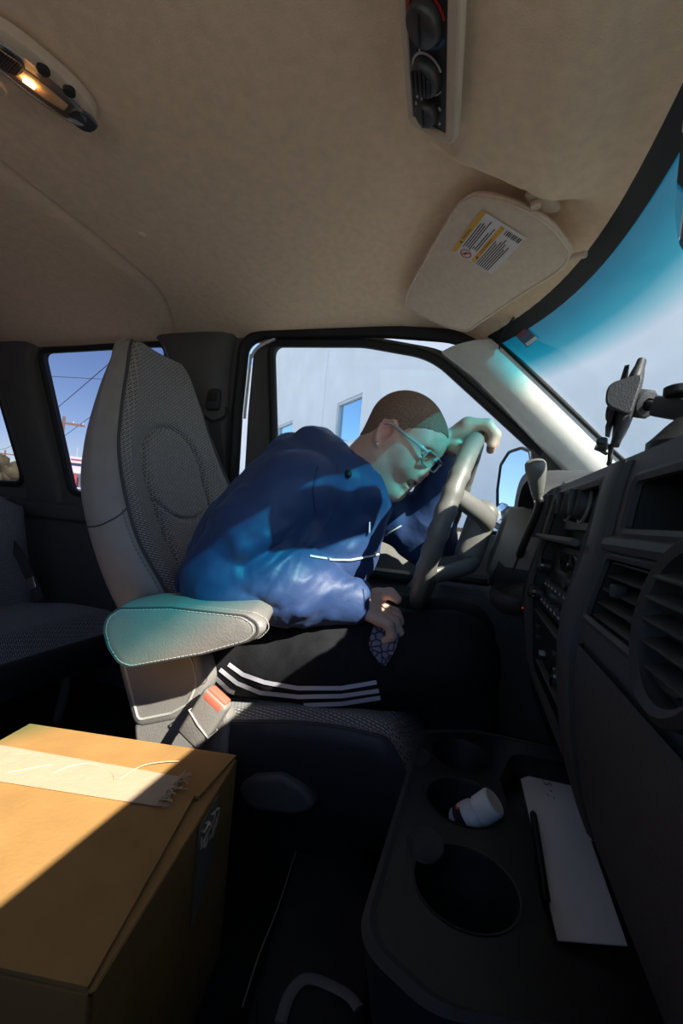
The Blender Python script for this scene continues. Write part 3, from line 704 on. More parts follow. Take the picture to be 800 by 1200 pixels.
# ---- rectangular vent: slats one by one, thumb tabs
vent = obj('air_vent', *loft_vf([[(Xf(z)+0.046, y, z) for z in (-0.078, -0.018)] for y in (0.255, 0.452)], False, False), M['black'], dash)
for k in range(5):
    z = -0.072+k*0.0125
    bobj('slat', box((Xf(z)+0.012, 0.3535, z), (0.022, 0.192, 0.0022), 0.0006, Matrix.Rotation(R(-14), 3, 'Y')), M['dash'], vent)
for k in range(9):
    y = 0.272+k*0.0205; bobj('blade', box((Xf(-0.05)+0.034, y, -0.048), (0.014, 0.0016, 0.056), 0), M['black'], vent)
bobj('thumb_tab', box((Xf(-0.046)+0.001, 0.405, -0.0455), (0.010, 0.014, 0.011), 0.002), M['charcoal'], vent)
bobj('thumb_tab', box((Xf(-0.06)+0.014, 0.292, -0.062), (0.010, 0.012, 0.009), 0.002), mat('blue_tab', (0.03, 0.06, 0.16), 0.4), vent)
# ---- round vent at its side
rc = P(813, 742, X=0.113); rv = obj('round_vent', *lathe_vf([(0.050, -0.012), (0.050, 0.008), (0.046, 0.012), (0.041, 0.009), (0.039, -0.004), (0.0, -0.010)], rc, (-1, 0, 0.15), 36), M['charcoal'], dash)
for k in range(5):
    z = -0.026+k*0.013; w = 2*math.sqrt(max(0.038**2-z*z, 1e-4))
    bobj('slat', box((rc.x-0.004, rc.y, rc.z+z), (0.014, w, 0.002), 0.0005, Matrix.Rotation(R(-14), 3, 'Y')), M['dash'], rv)
# ---- centre stack: climate knobs, ledge, radio, lower switches
def spot(px, py, off): return dpx(px, py, off)
climate = obj('climate_panel', *loft_vf([[(Xf(z)+0.020, y, z) for z in np.linspace(0.004, 0.056, 5)] for y in (0.53, 0.80)], False, False), mat('panel_grey', (0.10, 0.10, 0.10), 0.5, 60, 0.1), dash)
for px, py in ((657, 594), (672, 593), (690, 592)):
    c = spot(px, py, 0.012)
    k_ = obj('knob', *lathe_vf([(0.024, -0.008), (0.023, 0.006), (0.020, 0.016), (0.0185, 0.018), (0.0, 0.018)], c, (-1, 0, 0.15), 28), M['charcoal'], climate)
    obj('ring', *lathe_vf([(0.0235, 0.004), (0.0258, 0.004), (0.0258, 0.007), (0.0235, 0.007)], c, (-1, 0, 0.15), 28), M['column'], k_)
    bobj('grip', box(c+Vector((-0.020, 0, 0.003)), (0.010, 0.005, 0.036), 0.002), M['black'], k_)
    for q in range(-2, 3):
        if q: bobj('marking', box(c+Vector((0.002, q*0.011, 0.030-abs(q)*0.003)), (0.001, 0.002, 0.004), 0), M['stitch'], climate)
a, b_ = P(657, 617, X=0.117), P(693, 634, X=0.119)
bobj('ledge', box((0.125, 0.66, -0.012), (0.030, 0.27, 0.008), 0.003), M['charcoal'], dash)
tube('ledge_lip', [(0.110, y, -0.011) for y in np.linspace(0.525, 0.80, 8)], 0.0045, M['grey_trim'], dash, 8)
radio = obj('radio', *loft_vf([[(Xf(z)+0.016, y, z) for z in np.linspace(-0.125, -0.024, 8)] for y in (0.535, 0.795)], False, False), mat('radio_black', (0.02, 0.02, 0.022), 0.3), dash)
bobj('display', box((Xf(-0.05)+0.014, 0.64, -0.045), (0.004, 0.13, 0.03), 0.001, Matrix.Rotation(R(-8), 3, 'Y')), mat('radio_glass', (0.01, 0.01, 0.012), 0.08), radio)
for y, z in ((0.775, -0.060), (0.775, -0.105), (0.555, -0.060)):
    k_ = obj('knob', *lathe_vf([(0.012, 0.0), (0.011, 0.018), (0.009, 0.021), (0, 0.021)], (Xf(z)+0.014, y, z), (-1, 0, 0.1), 20), M['black'], radio)
    obj('ring', *lathe_vf([(0.0115, 0.012), (0.0125, 0.012), (0.0125, 0.016), (0.0115, 0.016)], (Xf(z)+0.014, y, z), (-1, 0, 0.1), 20), M['chrome'], k_)
for r_ in range(2):
    for k in range(6):
        z = -0.082-r_*0.026; y = 0.59+k*0.027
        bt = bobj('button', box((Xf(z)+0.012, y, z), (0.010, 0.022, 0.012), 0.002), M['charcoal'], radio)
        bobj('legend', box((Xf(z)+0.0065, y, z), (0.001, 0.008, 0.003), 0), M['stitch'], bt)
bobj('divider', box((Xf(-0.14)+0.012, 0.66, -0.135), (0.012, 0.26, 0.003), 0.001), M['grey_trim'], dash)
lower = obj('lower_switch_panel', *loft_vf([[(Xf(z)+0.014, y, z) for z in np.linspace(-0.235, -0.14, 8)] for y in (0.535, 0.795)], False, False), M['black'], dash)
for k, (y, z) in enumerate(((0.77, -0.158), (0.77, -0.175), (0.745, -0.195), (0.62, -0.16), (0.59, -0.172))):
    bobj('button', box((Xf(z)+0.010, y, z), (0.008, 0.012, 0.006), 0.001), M['stitch'] if k == 2 else M['charcoal'], lower)
obj('power_socket', *lathe_vf([(0.013, 0.0), (0.013, 0.006), (0.009, 0.006), (0.009, -0.005), (0, -0.005)], (Xf(-0.2)+0.013, 0.65, -0.2), (-1, 0, 0), 20), M['chrome'], lower)
bobj('divider', box((Xf(-0.21)+0.010, 0.66, -0.218), (0.010, 0.25, 0.003), 0.001), M['grey_trim'], lower)
# ---- driver's side: cluster hood, dark face, ignition bezel, lower panel
drv = []
for y in (0.845, 0.86, 1.25, 1.26):
    k = 0.02 if y in (0.845, 1.26) else 0.0
    drv.append([(0.20+k, y, 0.085), (0.19+k, y, 0.05), (0.165+k, y, -0.05), (0.15+k, y, -0.10), (0.155+k, y, -0.20), (0.19+k, y, -0.30), (0.30, y, -0.33)])
obj('driver_face', *loft_vf(drv, False, False), M['charcoal'], dash)
hood = []
for x in np.linspace(0.105, 0.30, 8):
    t = (x-0.105)/0.195; rr = 0.205-0.01*t; pts = []
    for k in range(25):
        a = math.pi*k/24; ca, sa = math.cos(a), math.sin(a)
        pts.append((x, 1.04-rr*math.copysign(abs(ca)**0.75, ca), -0.015+(0.137+0.008*math.sin(math.pi*t))*sa**0.75))
    hood.append(pts)
for x in np.linspace(0.30, 0.112, 8):
    pts = []
    for k in range(25):
        a = math.pi*k/24; ca, sa = math.cos(a), math.sin(a)
        pts.append((x, 1.04-0.19*math.copysign(abs(ca)**0.75, ca), -0.015+0.122*sa**0.75))
    hood.append(pts)
obj('cluster_hood', *loft_vf(hood+[hood[0]], False, False), M['dash'], dash)
clu = obj('instrument_cluster', *loft_vf([[(0.235, y, z) for z in (-0.02, 0.05, 0.105)] for y in (0.85, 1.23)], False, False), M['black'], dash)
for y in (0.92, 1.04, 1.16):
    g_ = obj('gauge', *lathe_vf([(0.048, 0), (0.048, 0.004), (0.044, 0.004), (0.044, 0.001), (0, 0.001)], (0.234, y, 0.045), (-1, 0, 0.1), 28), M['charcoal'], clu)
    bobj('needle', box((0.229, y, 0.058), (0.001, 0.003, 0.036), 0), M['red'], g_)
ic = P(613, 628, X=0.128)
ig = obj('ignition_switch', *lathe_vf([(0.040, -0.03), (0.040, 0.004), (0.036, 0.010), (0.030, 0.010), (0.028, 0.002), (0.022, 0.002), (0.021, 0.008), (0.014, 0.009), (0.013, 0.004), (0, 0.004)], ic, (-1, -0.10, 0.12), 32), M['grey_trim'], dash)
bobj('key_slot', box(ic+Vector((-0.007, 0, 0)), (0.003, 0.003, 0.014), 0), M['black'], ig)
loft('switch_pod', [[(x+ic.x, ic.y+0.058*math.cos(a)*s, ic.z+0.056*math.sin(a)*s) for a in np.linspace(0, 2*math.pi, 24, endpoint=False)] for x, s in ((0.035, 1.05), (0.006, 1.0), (0.0, 0.94), (0.001, 0.7))], M['charcoal'], dash)
bobj('knee_panel', box((0.20, 1.04, -0.36), (0.05, 0.40, 0.16), 0.02, Matrix.Rotation(R(-12), 3, 'Y')), M['black'], dash)
# brake controller module under the dash, with a red lamp
bcx = P(600, 700, Y=0.87)
br = SDF(bcx-Vector((.06, .06, .06)), bcx+Vector((.08, .06, .06)), 0.004)
br.ell(bcx, (0.042, 0.040, 0.034), 0.01).ell(bcx+Vector((0.0, -0.02, 0.03)), (0.040, 0.05, 0.022), 0.008, None, True).cone(bcx+Vector((0.02, 0, 0)), bcx+Vector((0.07, 0, 0.02)), 0.03, 0.025, 0.01)
V, Q = br.mesh(); bc = link('brake_controller', np_mesh('brake_controller', V, Q), M['charcoal']); tag(bc, 'small rounded grey brake controller with a red lamp under the dashboard', 'controller')
pr = on_bvh(BVHTree.FromPolygons([Vector(v) for v in V], Q.tolist()), 614, 712, 0.001) or P(617, 712, Y=0.83)
obj('indicator', *lathe_vf([(0.0035, 0), (0.003, 0.002), (0, 0.003)], pr, (-0.2, -1, 0), 12), emit('red_lamp', (0.8, 0.02, 0.01), 1.5), bc)

# ================================================================== STEERING WHEEL AND COLUMN
WC = Vector((-0.050, 0.955, -0.002)); TILT = R(14.0)
WA = Vector((-math.cos(TILT), 0, math.sin(TILT)))           # axis towards the driver
WU = Vector((math.sin(TILT), 0, math.cos(TILT))); WL = Vector((0, 1, 0))
def wp(a, r, d=0.0): return WC + (WU*math.sin(a)+WL*math.cos(a))*r + WA*d
sw = empty('steering_wheel', 'grey four-spoke steering wheel gripped by the driver', 'steering wheel', WC)
NS = 96; pts = [wp(2*math.pi*k/NS, 0.181) for k in range(NS)]
rr = []
for k in range(NS):
    a = math.degrees(2*math.pi*k/NS) % 360; q = 0.0185
    q -= 0.0017*math.cos(math.radians(a*30))*(1 if (145 < a < 215 or a < 35 or a > 325) else 0)
    rr.append(q)
V, Fc = tube_vf(pts, rr, 16, True, nor=WA); obj('rim', V, Fc, M['wheel'], sw)
HC = WC-WA*0.075                                             # hub lies deeper than the rim
for a in (R(18), R(162), R(-38), R(218)):
    p0 = wp(a, 0.178); p3 = HC+(WU*math.sin(a)+WL*math.cos(a))*0.05
    p1 = wp(a, 0.160, -0.022); p2 = wp(a, 0.105, -0.070)
    path = smooth_path([p0, p1, p2, p3], 6); tube('spoke', path, [0.015+0.008*i/len(path) for i in range(len(path))], M['wheel'], sw, 12, False, 0.75, WA)
hub = SDF(HC-Vector((.12, .15, .13)), HC+Vector((.12, .15, .13)), 0.006)
Rm = np.array([[WA.x, WL.x, WU.x], [WA.y, WL.y, WU.y], [WA.z, WL.z, WU.z]])
hub.rbox(HC+WA*0.012, (0.028, 0.092, 0.066), 0.024, 0.02, Rm); V, Q = hub.mesh(); link('horn_pad', np_mesh('horn_pad', V, Q), M['wheel'], sw)
col_ = empty('steering_column', 'pale grey steering column shroud with shift lever', 'steering column', HC-WA*0.06)
ring = lambda c, rx, rz, n=28: [c + WL*math.cos(2*math.pi*k/n)*rx + WU*math.sin(2*math.pi*k/n)*rz for k in range(n)]
loft('shroud', [ring(HC-WA*0.030, 0.050, 0.055), ring(HC-WA*0.034, 0.066, 0.072), ring(HC-WA*0.06, 0.074, 0.080), ring(HC-WA*0.11, 0.076, 0.078), ring(HC-WA*0.20, 0.070, 0.066)], M['column'], col_)
loft('lower_cover', [ring(HC-WA*0.045-WU*0.03, 0.060, 0.066), ring(HC-WA*0.10-WU*0.035, 0.066, 0.068), ring(HC-WA*0.22-WU*0.03, 0.06, 0.06)], M['charcoal'], col_)
tube('split_line', ring(HC-WA*0.075, 0.0755, 0.081), 0.0018, M['rubber'], col_, 6, True)
# turn signal stalk and shift lever
tube('signal_stalk', smooth_path([HC-WA*0.06+WL*0.06, HC-WA*0.05+WL*0.13+WU*0.02, HC-WA*0.03+WL*0.19+WU*0.03], 5), [0.006]*5+[0.008]*6, M['black'], col_, 8)
kt, kb = P(627, 541, Y=0.72), P(630, 585, Y=0.745)
ax = (kt-kb).normalized()
lev = obj('shift_lever', *tube_vf(smooth_path([HC-WA*0.08-WL*0.06, HC-WA*0.07-WL*0.12-WU*0.01, kb-ax*0.015, kb+ax*0.005], 6), 0.0065, 10), M['black'], col_)
L = (kt-kb).length
obj('knob', *lathe_vf([(0.0065, 0), (0.0085, L*0.1), (0.0125, L*0.45), (0.0158, L*0.8), (0.0155, L*0.95), (0.0125, L*1.02), (0.006, L*1.05), (0, L*1.055)], kb, ax, 24), M['wheel'], lev)
obj('collar', *lathe_vf([(0.0092, 0.0), (0.0096, 0.002), (0.0092, 0.004)], kb+ax*L*0.16, ax, 16), M['chrome'], lev)

# ================================================================== ENGINE COVER CONSOLE
CZ = -0.36
con = empty('engine_cover_console', 'black engine cover console with three cup holders and a side tray', 'console', (0.1, 0.55, FLOOR))
X0c = -0.062
outl = rpoly([(X0c-0.004, 0.355), (X0c+0.006, 0.752), (0.03, 0.795), (0.34, 0.80), (0.34, 0.36), (0.10, 0.345), (0.0, 0.325)], [0.045, 0.03, 0.03, 0.02, 0.02, 0.05, 0.06], 7)
def scale2(poly, k, c=(0.14, 0.57)): return [((p[0]-c[0])*k+c[0], (p[1]-c[1])*k+c[1]) for p in poly]
def inset(poly, d):
    c = Vector((0.14, 0.57)); out = []
    for p in poly:
        p = Vector((p[0], p[1])); v = c-p; sx = d/max(abs(v.x), 1e-3) if abs(v.x) > 0.03 else 0; 
        out.append((p.x+math.copysign(d, v.x)*min(1, abs(v.x)/0.08), p.y+math.copysign(d, v.y)*min(1, abs(v.y)/0.08)))
    return out
lay = [(FLOOR, -0.07), (-0.55, -0.035), (-0.43, -0.012), (-0.385, -0.006), (-0.372, -0.004), (CZ-0.001, 0.001), (CZ+0.003, 0.007), (CZ+0.001, 0.012)]
loft('shell', [[(x, y, z) for x, y in inset(outl, d)] for z, d in lay], M['charcoal'], con, True, False)
def cup_outline(cx, cy, r, lobe=None, n=48):
    out = []
    for k in range(n):
        a = 2*math.pi*k/n; rr_ = r
        if lobe:
            d_ = math.atan2(math.sin(a-lobe[0]), math.cos(a-lobe[0])); rr_ = r+lobe[1]*math.exp(-(d_/lobe[2])**2)
        out.append((cx+rr_*math.cos(a), cy+rr_*math.sin(a)))
    return out
cups = []
for (px, py), r, lobe in (((545, 1036), 0.0505, None), ((543, 938), 0.047, None), ((540, 884), 0.045, None)):
    p = P(px, py, Z=CZ); cups.append((p.x, p.y, r))
tray = rpoly([(0.094, 0.745), (0.068, 0.66), (0.076, 0.60), (0.087, 0.545), (0.095, 0.47), (0.097, 0.415), (0.30, 0.405), (0.30, 0.755)], [0.03, 0.03, 0.03, 0.03, 0.03, 0.01, 0.02, 0.02], 6)
cupo = [cup_outline(x, y, r) for x, y, r in cups]
plate('top_plate', inset(outl, 0.010), cupo+[tray], 0.006, lambda a, b, c: (a, b, CZ-0.003+c), M['black'], con, smooth=False)
for x, y, r in cups:
    obj('cup_well', *lathe_vf([(r+0.0025, 0.001), (r, 0.0005), (r-0.002, -0.006), (r-0.006, -0.075), (r-0.012, -0.082), (0, -0.082)], (x, y, CZ), (0, 0, 1), 48), M['black'], con)
# finger hollows beside the cups
for px, py, rx, ry in ((498, 990, 0.020, 0.026), (494, 888, 0.012, 0.022)):
    p = P(px, py, Z=CZ); obj('finger_hollow', *loft_vf([[(p.x+rx*s*math.cos(a), p.y+ry*s*math.sin(a), CZ+z) for a in np.linspace(0, 2*math.pi, 28, endpoint=False)] for s, z in ((1.06, 0.0005), (1.0, 0.002), (0.9, 0.0008), (0.5, 0.0003), (0.05, 0.0002))]), M['charcoal'], con)
TZ = CZ-0.035
loft('tray_well', [[(x, y, CZ-0.001) for x, y in tray], [(x, y, CZ-0.02) for x, y in tray], [(x+(0.006 if x < 0.2 else -0.004), y+(0.004 if y < 0.5 else -0.004), TZ) for x, y in tray], [(0.2+(x-0.2)*0.02, 0.6+(y-0.6)*0.02, TZ) for x, y in tray]], M['black'], con, True, False)
# near flank of the cover runs down beside the passenger footwell
secs = []
for t in np.linspace(0, 1, 9):
    x = 0.02+0.30*t; secs.append([(x, 0.340-0.02*t, CZ-0.012), (x, 0.325-0.03*t, CZ-0.03), (x, 0.30-0.04*t, CZ-0.12), (x, 0.27-0.05*t, FLOOR)])
obj('flank', *loft_vf(secs, False, False), M['charcoal'], con)

# ---- papers, pen and bottle in the console
M['paper'] = mat('white_paper', (0.78, 0.77, 0.80), 0.9, 30, 0.02)
def sheet(pts, z, lab, dz=0.0012):
    V = [Vector((x, y, z)) for x, y in pts]; V2 = [p+Vector((0, 0, dz)) for p in V]
    V, Fc = loft_vf([V, V2]); o = obj('paper_sheet', V, Fc, M['paper'], None, False); return tag(o, lab, 'paper')
q = [P(x, y, Z=TZ+0.004) for x, y in ((610, 913), (660, 893), (735, 1108), (653, 1102))]
pa = sheet([(p.x, p.y) for p in q], TZ+0.003, 'white paper sheet with handwriting lying in the console tray')
q2 = [P(x, y, Z=TZ) for x, y in ((612, 906), (655, 892), (700, 985), (632, 1000))]
sheet([(p.x, p.y) for p in q2], TZ+0.0005, 'second white sheet lying under the handwritten paper')
for i, (px, py, dx, dy) in enumerate(((636, 914, 3, 6), (639, 920, 5, -2), (643, 916, 3, 5), (644, 926, 3, 2), (648, 934, 2, 2), (640, 930, 3, 3))):
    a = P(px, py, Z=TZ+0.0062); b_ = P(px+dx, py+dy, Z=TZ+0.0062); tube('ink_stroke', [a, b_], 0.0006, M['ink'], pa, 4)
a, b_ = P(624, 950, Z=TZ+0.0092), P(640, 1058, Z=TZ+0.0092); d_ = (b_-a)
pen = obj('ballpoint_pen', *lathe_vf([(0.001, 0), (0.0042, 0.008), (0.0045, 0.012), (0.0047, d_.length*0.6), (0.0045, d_.length-0.004), (0.002, d_.length)], a, d_, 16), M['black']); tag(pen, 'black ballpoint pen lying along the edge of the paper', 'pen')
tube('clip', [a+d_*0.97+Vector((0.0, 0, 0.0055)), a+d_*0.70+Vector((0, 0, 0.0058))], 0.0012, M['black'], pen, 6)
cx, cy, cr = cups[1]
bo = P(538, 968, Z=CZ-0.030); bt = P(578, 940, Z=CZ+0.014); ax = (bt-bo).normalized(); Lb = (bt-bo).length
btl = empty('supplement_bottle', 'small bottle with ribbed white cap leaning in the middle cup holder', 'bottle', bo)
m, n, l, b = nt('bottle_label'); b.inputs['Roughness'].default_value = 0.35
tc = n.new('ShaderNodeTexCoord'); nz = n.new('ShaderNodeTexNoise'); nz.inputs['Scale'].default_value = 38; nz.inputs['Detail'].default_value = 1; l.new(tc.outputs['Object'], nz.inputs['Vector'])
rp = n.new('ShaderNodeValToRGB'); rp.color_ramp.interpolation = 'CONSTANT'; e = rp.color_ramp.elements; e[0].color = (0.02, 0.02, 0.03, 1); e[1].position = 0.58; e[1].color = (0.75, 0.12, 0.02, 1); x = e.new(0.66); x.color = (0.7, 0.66, 0.66, 1); l.new(nz.outputs['Fac'], rp.inputs[0]); l.new(rp.outputs[0], b.inputs['Base Color'])
obj('bottle_body', *lathe_vf([(0.0, 0), (0.019, 0.0), (0.0205, 0.003), (0.0205, Lb-0.036), (0.019, Lb-0.029), (0.0150, Lb-0.024), (0.0145, Lb-0.018)], bo, ax, 28), mat('bottle_white', (0.65, 0.62, 0.66), 0.35), btl)
obj('label_wrap', *lathe_vf([(0.0207, 0.008), (0.0210, 0.008), (0.0210, Lb-0.038), (0.0207, Lb-0.038)], bo, ax, 28), m, btl)
prof = [(0.0, Lb+0.002), (0.015, Lb+0.002), (0.0172, Lb), (0.0178, Lb-0.002), (0.0178, Lb-0.021), (0.0165, Lb-0.022)]
capv = obj('cap', *lathe_vf(prof, bo, ax, 36), M['white'], btl)
# ================================================================== OVERHEAD FITTINGS
# ---- climate control panel in the rear face of the overhead bulge
B3 = Vector((-0.130, 0.603, 0.572)); C3 = Vector((-0.064, 0.608, 0.527)); ey = Vector((0.07, -1.0, 0.0)).normalized()
ex = (C3-B3); ex = (ex-ey*ex.dot(ey)); WP = ex.length; ex.normalize(); en = ex.cross(ey); en = en if en.z < 0 else -en
def hp(a, b, c=0.0): return tuple(B3+ex*a+ey*b+en*(c+0.0))
LP = 0.21
hv = empty('climate_control_panel', 'black three-dial climate panel with beige bezel set in the headliner', 'control panel', (-0.1, 0.5, 0.56))
ou = rpoly([(0.0, 0.0), (WP-0.002, 0.004), (WP-0.002, LP), (0.0, LP)], [0.008, 0.02, 0.03, 0.02], 6)
inn = rpoly([(0.003, 0.008), (WP-0.013, 0.010), (WP-0.013, LP-0.01), (0.003, LP-0.01)], [0.004, 0.006, 0.02, 0.01], 6)
plate('bezel', ou, [inn], 0.012, hp, M['beige_plastic'], hv, 0.004)
plate('face', inn, [], 0.010, lambda a, b, c: hp(a, b, c-0.002), M['black'], hv, smooth=False)
def arcp(cx, cy, r, a0, a1, w, n=24):
    o = [(cx+(r+w)*math.cos(R(a0+(a1-a0)*k/n)), cy+(r+w)*math.sin(R(a0+(a1-a0)*k/n))) for k in range(n+1)]
    return o+[(cx+(r-w)*math.cos(R(a1+(a0-a1)*k/n)), cy+(r-w)*math.sin(R(a1+(a0-a1)*k/n))) for k in range(n+1)]
M['knob_dark'] = mat('knob_dark', (0.045, 0.042, 0.040), 0.4, bump=0.2)
M['print_red'] = mat('print_red', (0.45, 0.02, 0.02), 0.6); M['print_blue'] = mat('print_blue', (0.01, 0.10, 0.20), 0.6); M['print_white'] = mat('print_white', (0.55, 0.53, 0.52), 0.6)
kx = 0.5*WP-0.006
for i, (ky, kr) in enumerate(((0.034, 0.0165), (0.081, 0.021), (0.140, 0.0225))):
    kb_ = obj('dial', *lathe_vf([(kr, 0.0), (kr, 0.006), (kr*0.92, 0.011), (kr*0.8, 0.013), (0, 0.013)], hp(kx, ky, 0.003), en, 32), M['knob_dark'], hv)
    for q in range(-2, 3):
        if i == 1 or q == 0:
            c = Vector(hp(kx+q*0.0065, ky, 0.0165)); Mx = Matrix((ex, ey, en)).transposed()
            bobj('grip_rib', box(c, (0.0028, kr*1.5*(1-abs(q)*0.16), 0.004), 0.0008, Mx), M['black'], kb_)
    if i == 2:
        plate('scale_arc', arcp(kx, ky, kr+0.004, 20, 200, 0.0016), [], 0.0006, lambda a, b, c: hp(a, b, c+0.0035), M['print_red'], hv, smooth=False)
        plate('scale_arc', arcp(kx, ky, kr+0.004, 200, 340, 0.0016), [], 0.0006, lambda a, b, c: hp(a, b, c+0.0035), M['print_blue'], hv, smooth=False)
    if i == 1:
        plate('scale_arc', arcp(kx, ky, kr+0.0028, 30, 190, 0.0014), [], 0.0006, lambda a, b, c: hp(a, b, c+0.0035), M['print_white'], hv, smooth=False)
        plate('scale_arc', arcp(kx, ky, kr+0.0028, 205, 330, 0.0008), [], 0.0006, lambda a, b, c: hp(a, b, c+0.0035), M['print_white'], hv, smooth=False)
    if i == 0:
        for a in (150, 180, 210, 330, 30): plate('scale_mark', arcp(kx, ky, kr+0.005, a-6, a+6, 0.0014, 3), [], 0.0006, lambda u, b, c: hp(u, b, c+0.0035), M['print_white'], hv, smooth=False)
    plate('pointer', [(kx-0.001, ky-kr*0.95), (kx+0.001, ky-kr*0.95), (kx+0.001, ky-kr*0.4), (kx-0.001, ky-kr*0.4)], [], 0.0008, lambda a, b, c: hp(a, b, c+0.0165), M['print_white'], kb_, smooth=False)

# ---- dome lamp
DC = P(44, 84, Z=0.612); DE = P(110, 138, Z=0.612); e1 = (DE-DC); HL = e1.length; e1.normalize(); e2 = Vector((0, 0, 1)).cross(e1); e2 = e2 if e2.x > 0 else -e2
def dp(a, b, c): return tuple(DC+e1*a+e2*b+Vector((0, 0, -c)))
dome = empty('dome_lamp', 'beige oval dome lamp with lit bulb and two black switches', 'lamp', DC)
def oval(L, W, n=40, off=0.0): 
    return [(L*math.copysign(abs(math.cos(2*math.pi*k/n))**0.8, math.cos(2*math.pi*k/n)), off+W*math.copysign(abs(math.sin(2*math.pi*k/n))**0.9, math.sin(2*math.pi*k/n))) for k in range(n)]
loft('bezel', [[dp(a, b, c) for a, b in oval(HL*k, 0.040*k2)] for k, k2, c in ((1.0, 1.0, -0.006), (1.0, 1.0, 0.004), (0.985, 0.96, 0.009), (0.95, 0.88, 0.011), (0.3, 0.2, 0.0115))], M['beige_plastic'], dome)
loft('reflector', [[dp(a, b, c) for a, b in oval(HL*0.90*k, 0.0275*k2, off=-0.0075)] for k, k2, c in ((1, 1, 0.0118), (0.95, 0.9, 0.0122), (0.1, 0.1, 0.0123))], mat('reflector_grey', (0.28, 0.24, 0.21), 0.35, metal=0.6), dome)
M['lens'] = glass_mat('clear_lens', (0.92, 0.88, 0.82), 0.10)
loft('lens', [[dp(a, b, c) for a, b in oval(HL*0.92*k, 0.0285*k2, off=-0.0075)] for k, k2, c in ((1.0, 1.0, 0.012), (0.98, 0.92, 0.017), (0.9, 0.75, 0.0205), (0.6, 0.4, 0.0225), (0.05, 0.03, 0.0228))], M['lens'], dome)
for a in (0.032, -0.003):
    lathe('switch', [(0.0085, -0.002), (0.0085, 0.004), (0.0075, 0.0055), (0.0, 0.005)], dp(a, 0.0275, 0.0112), (0, 0, -1), M['rubber'], dome, 20)
for a0, a1 in ((-0.052, -0.018), (0.052, 0.086)):
    V = oval((a1-a0)/2+0.003, 0.021); loft('reading_lamp', [[dp((a0+a1)/2+x*k, -0.006+y*k, c) for x, y in V] for k, c in ((1, 0.0126), (0.9, 0.0155), (0.1, 0.016))], mat('reading_lens', (0.10, 0.10, 0.10), 0.15, metal=0.4), dome)
    for q in range(11 if a0 < 0 else 0): tube('lens_rib', [dp(a0+0.002+q*0.003, -0.021, 0.0162), dp(a0+0.002+q*0.003, 0.010, 0.0162)], 0.0004, M['grey_trim'], dome, 4)
bulb = tube('bulb', [dp(-0.012, -0.012, 0.0165), dp(0.002, -0.010, 0.0165)], 0.0036, emit('warm_bulb', (1.0, 0.55, 0.22), 12.0), dome, 10)
tube('painted_glow', [dp(-0.024, -0.012, 0.0128), dp(-0.01, -0.011, 0.0132), dp(0.02, -0.010, 0.0132), dp(0.044, -0.008, 0.0128)], [0.010, 0.014, 0.013, 0.009], mat('glow_paint', (0.85, 0.6, 0.36), 0.3), dome, 12, flat=0.12, nor=(0, 0, 1))  # flat warm-coloured sheet painting the bulb's glow on the reflector
pbn = P(-4, 95, Z=0.612); lathe('map_button', [(0.014, -0.002), (0.014, 0.002), (0.012, 0.004), (0, 0.0045)], pbn+Vector((0, 0, -0.008)), (0, 0, -1), M['beige_plastic'], dome, 20)

# ---- sun visor with warning label
VA, VB, VC = P(482, 350, Y=1.09), P(552, 230, Y=0.775), P(668, 292, Y=0.82)
vn = (VB-VA).cross(VC-VA).normalized(); vn = vn if vn.z < 0 else -vn
def vpx(px, py, lift=0.0):
    d = ray(px, py); return d*(VA.dot(vn)/d.dot(vn))+vn*lift
v1 = (VB-VA).normalized(); v2 = vn.cross(v1)
def v2d(p): return ((p-VA).dot(v1), (p-VA).dot(v2))
def v3d(a, b, c): return tuple(VA+v1*a+v2*b+vn*c)
vo = [(562, 228), (600, 237), (640, 258), (664, 284), (670, 298), (655, 318), (604, 350), (560, 380), (546, 388), (520, 382), (482, 364), (474, 354), (480, 335), (505, 290), (530, 248), (542, 234)]
vo2 = [v2d(vpx(x, y)) for x, y in vo]; vo2 = [(p.x, p.y) for p in smooth_path([(a, b, 0) for a, b in vo2], 5, True)]
vis = empty('sun_visor', 'beige cloth sun visor folded up against the headliner with a warning label', 'visor', tuple(VA))
cV = Vector((sum(a for a, b in vo2)/len(vo2), sum(b for a, b in vo2)/len(vo2)))
def vs(k): return [(cV.x+(a-cV.x)*k, cV.y+(b-cV.y)*k) for a, b in vo2]
loft('panel', [[v3d(a, b, c) for a, b in vs(k)] for k, c in ((0.3, -0.016), (0.93, -0.016), (0.985, -0.011), (1.0, -0.004), (0.985, 0.001), (0.955, 0.002), (0.90, 0.0035), (0.5, 0.005), (0.05, 0.0055))], M['visor'], vis)
tube('edge_piping', [v3d(a, b, 0.001) for a, b in vs(0.975)], 0.0032, M['visor'], vis, 8, True)
rod = [vpx(636, 262, -0.006), vpx(664, 300, -0.004), vpx(684, 301, 0.0)]
tube('hinge_rod', [vpx(655, 312, -0.004), vpx(668, 304, -0.004), vpx(685, 300, -0.004)], [0.004, 0.006, 0.006], M['beige_plastic'], vis, 10)
mb = P(632, 243, Z=0.535); bobj('mount_bracket', box(mb+Vector((0.004, 0.0, 0.010)), (0.045, 0.05, 0.010), 0.004, Matrix.Rotation(R(22), 3, 'Y') @ Matrix.Rotation(R(-35), 3, 'Z')), M['beige_plastic'], vis)
obj('pivot', *lathe_vf([(0.009, 0), (0.009, 0.006), (0.007, 0.008), (0, 0.008)], mb+Vector((-0.006, 0, 0.008)), (0, 0, -1), 18), M['beige_plastic'], vis)
Lq = [(531, 290), (566, 243), (619, 276), (577, 319)]
c0, c1, c2_, c3 = [v2d(vpx(x, y)) for x, y in Lq]
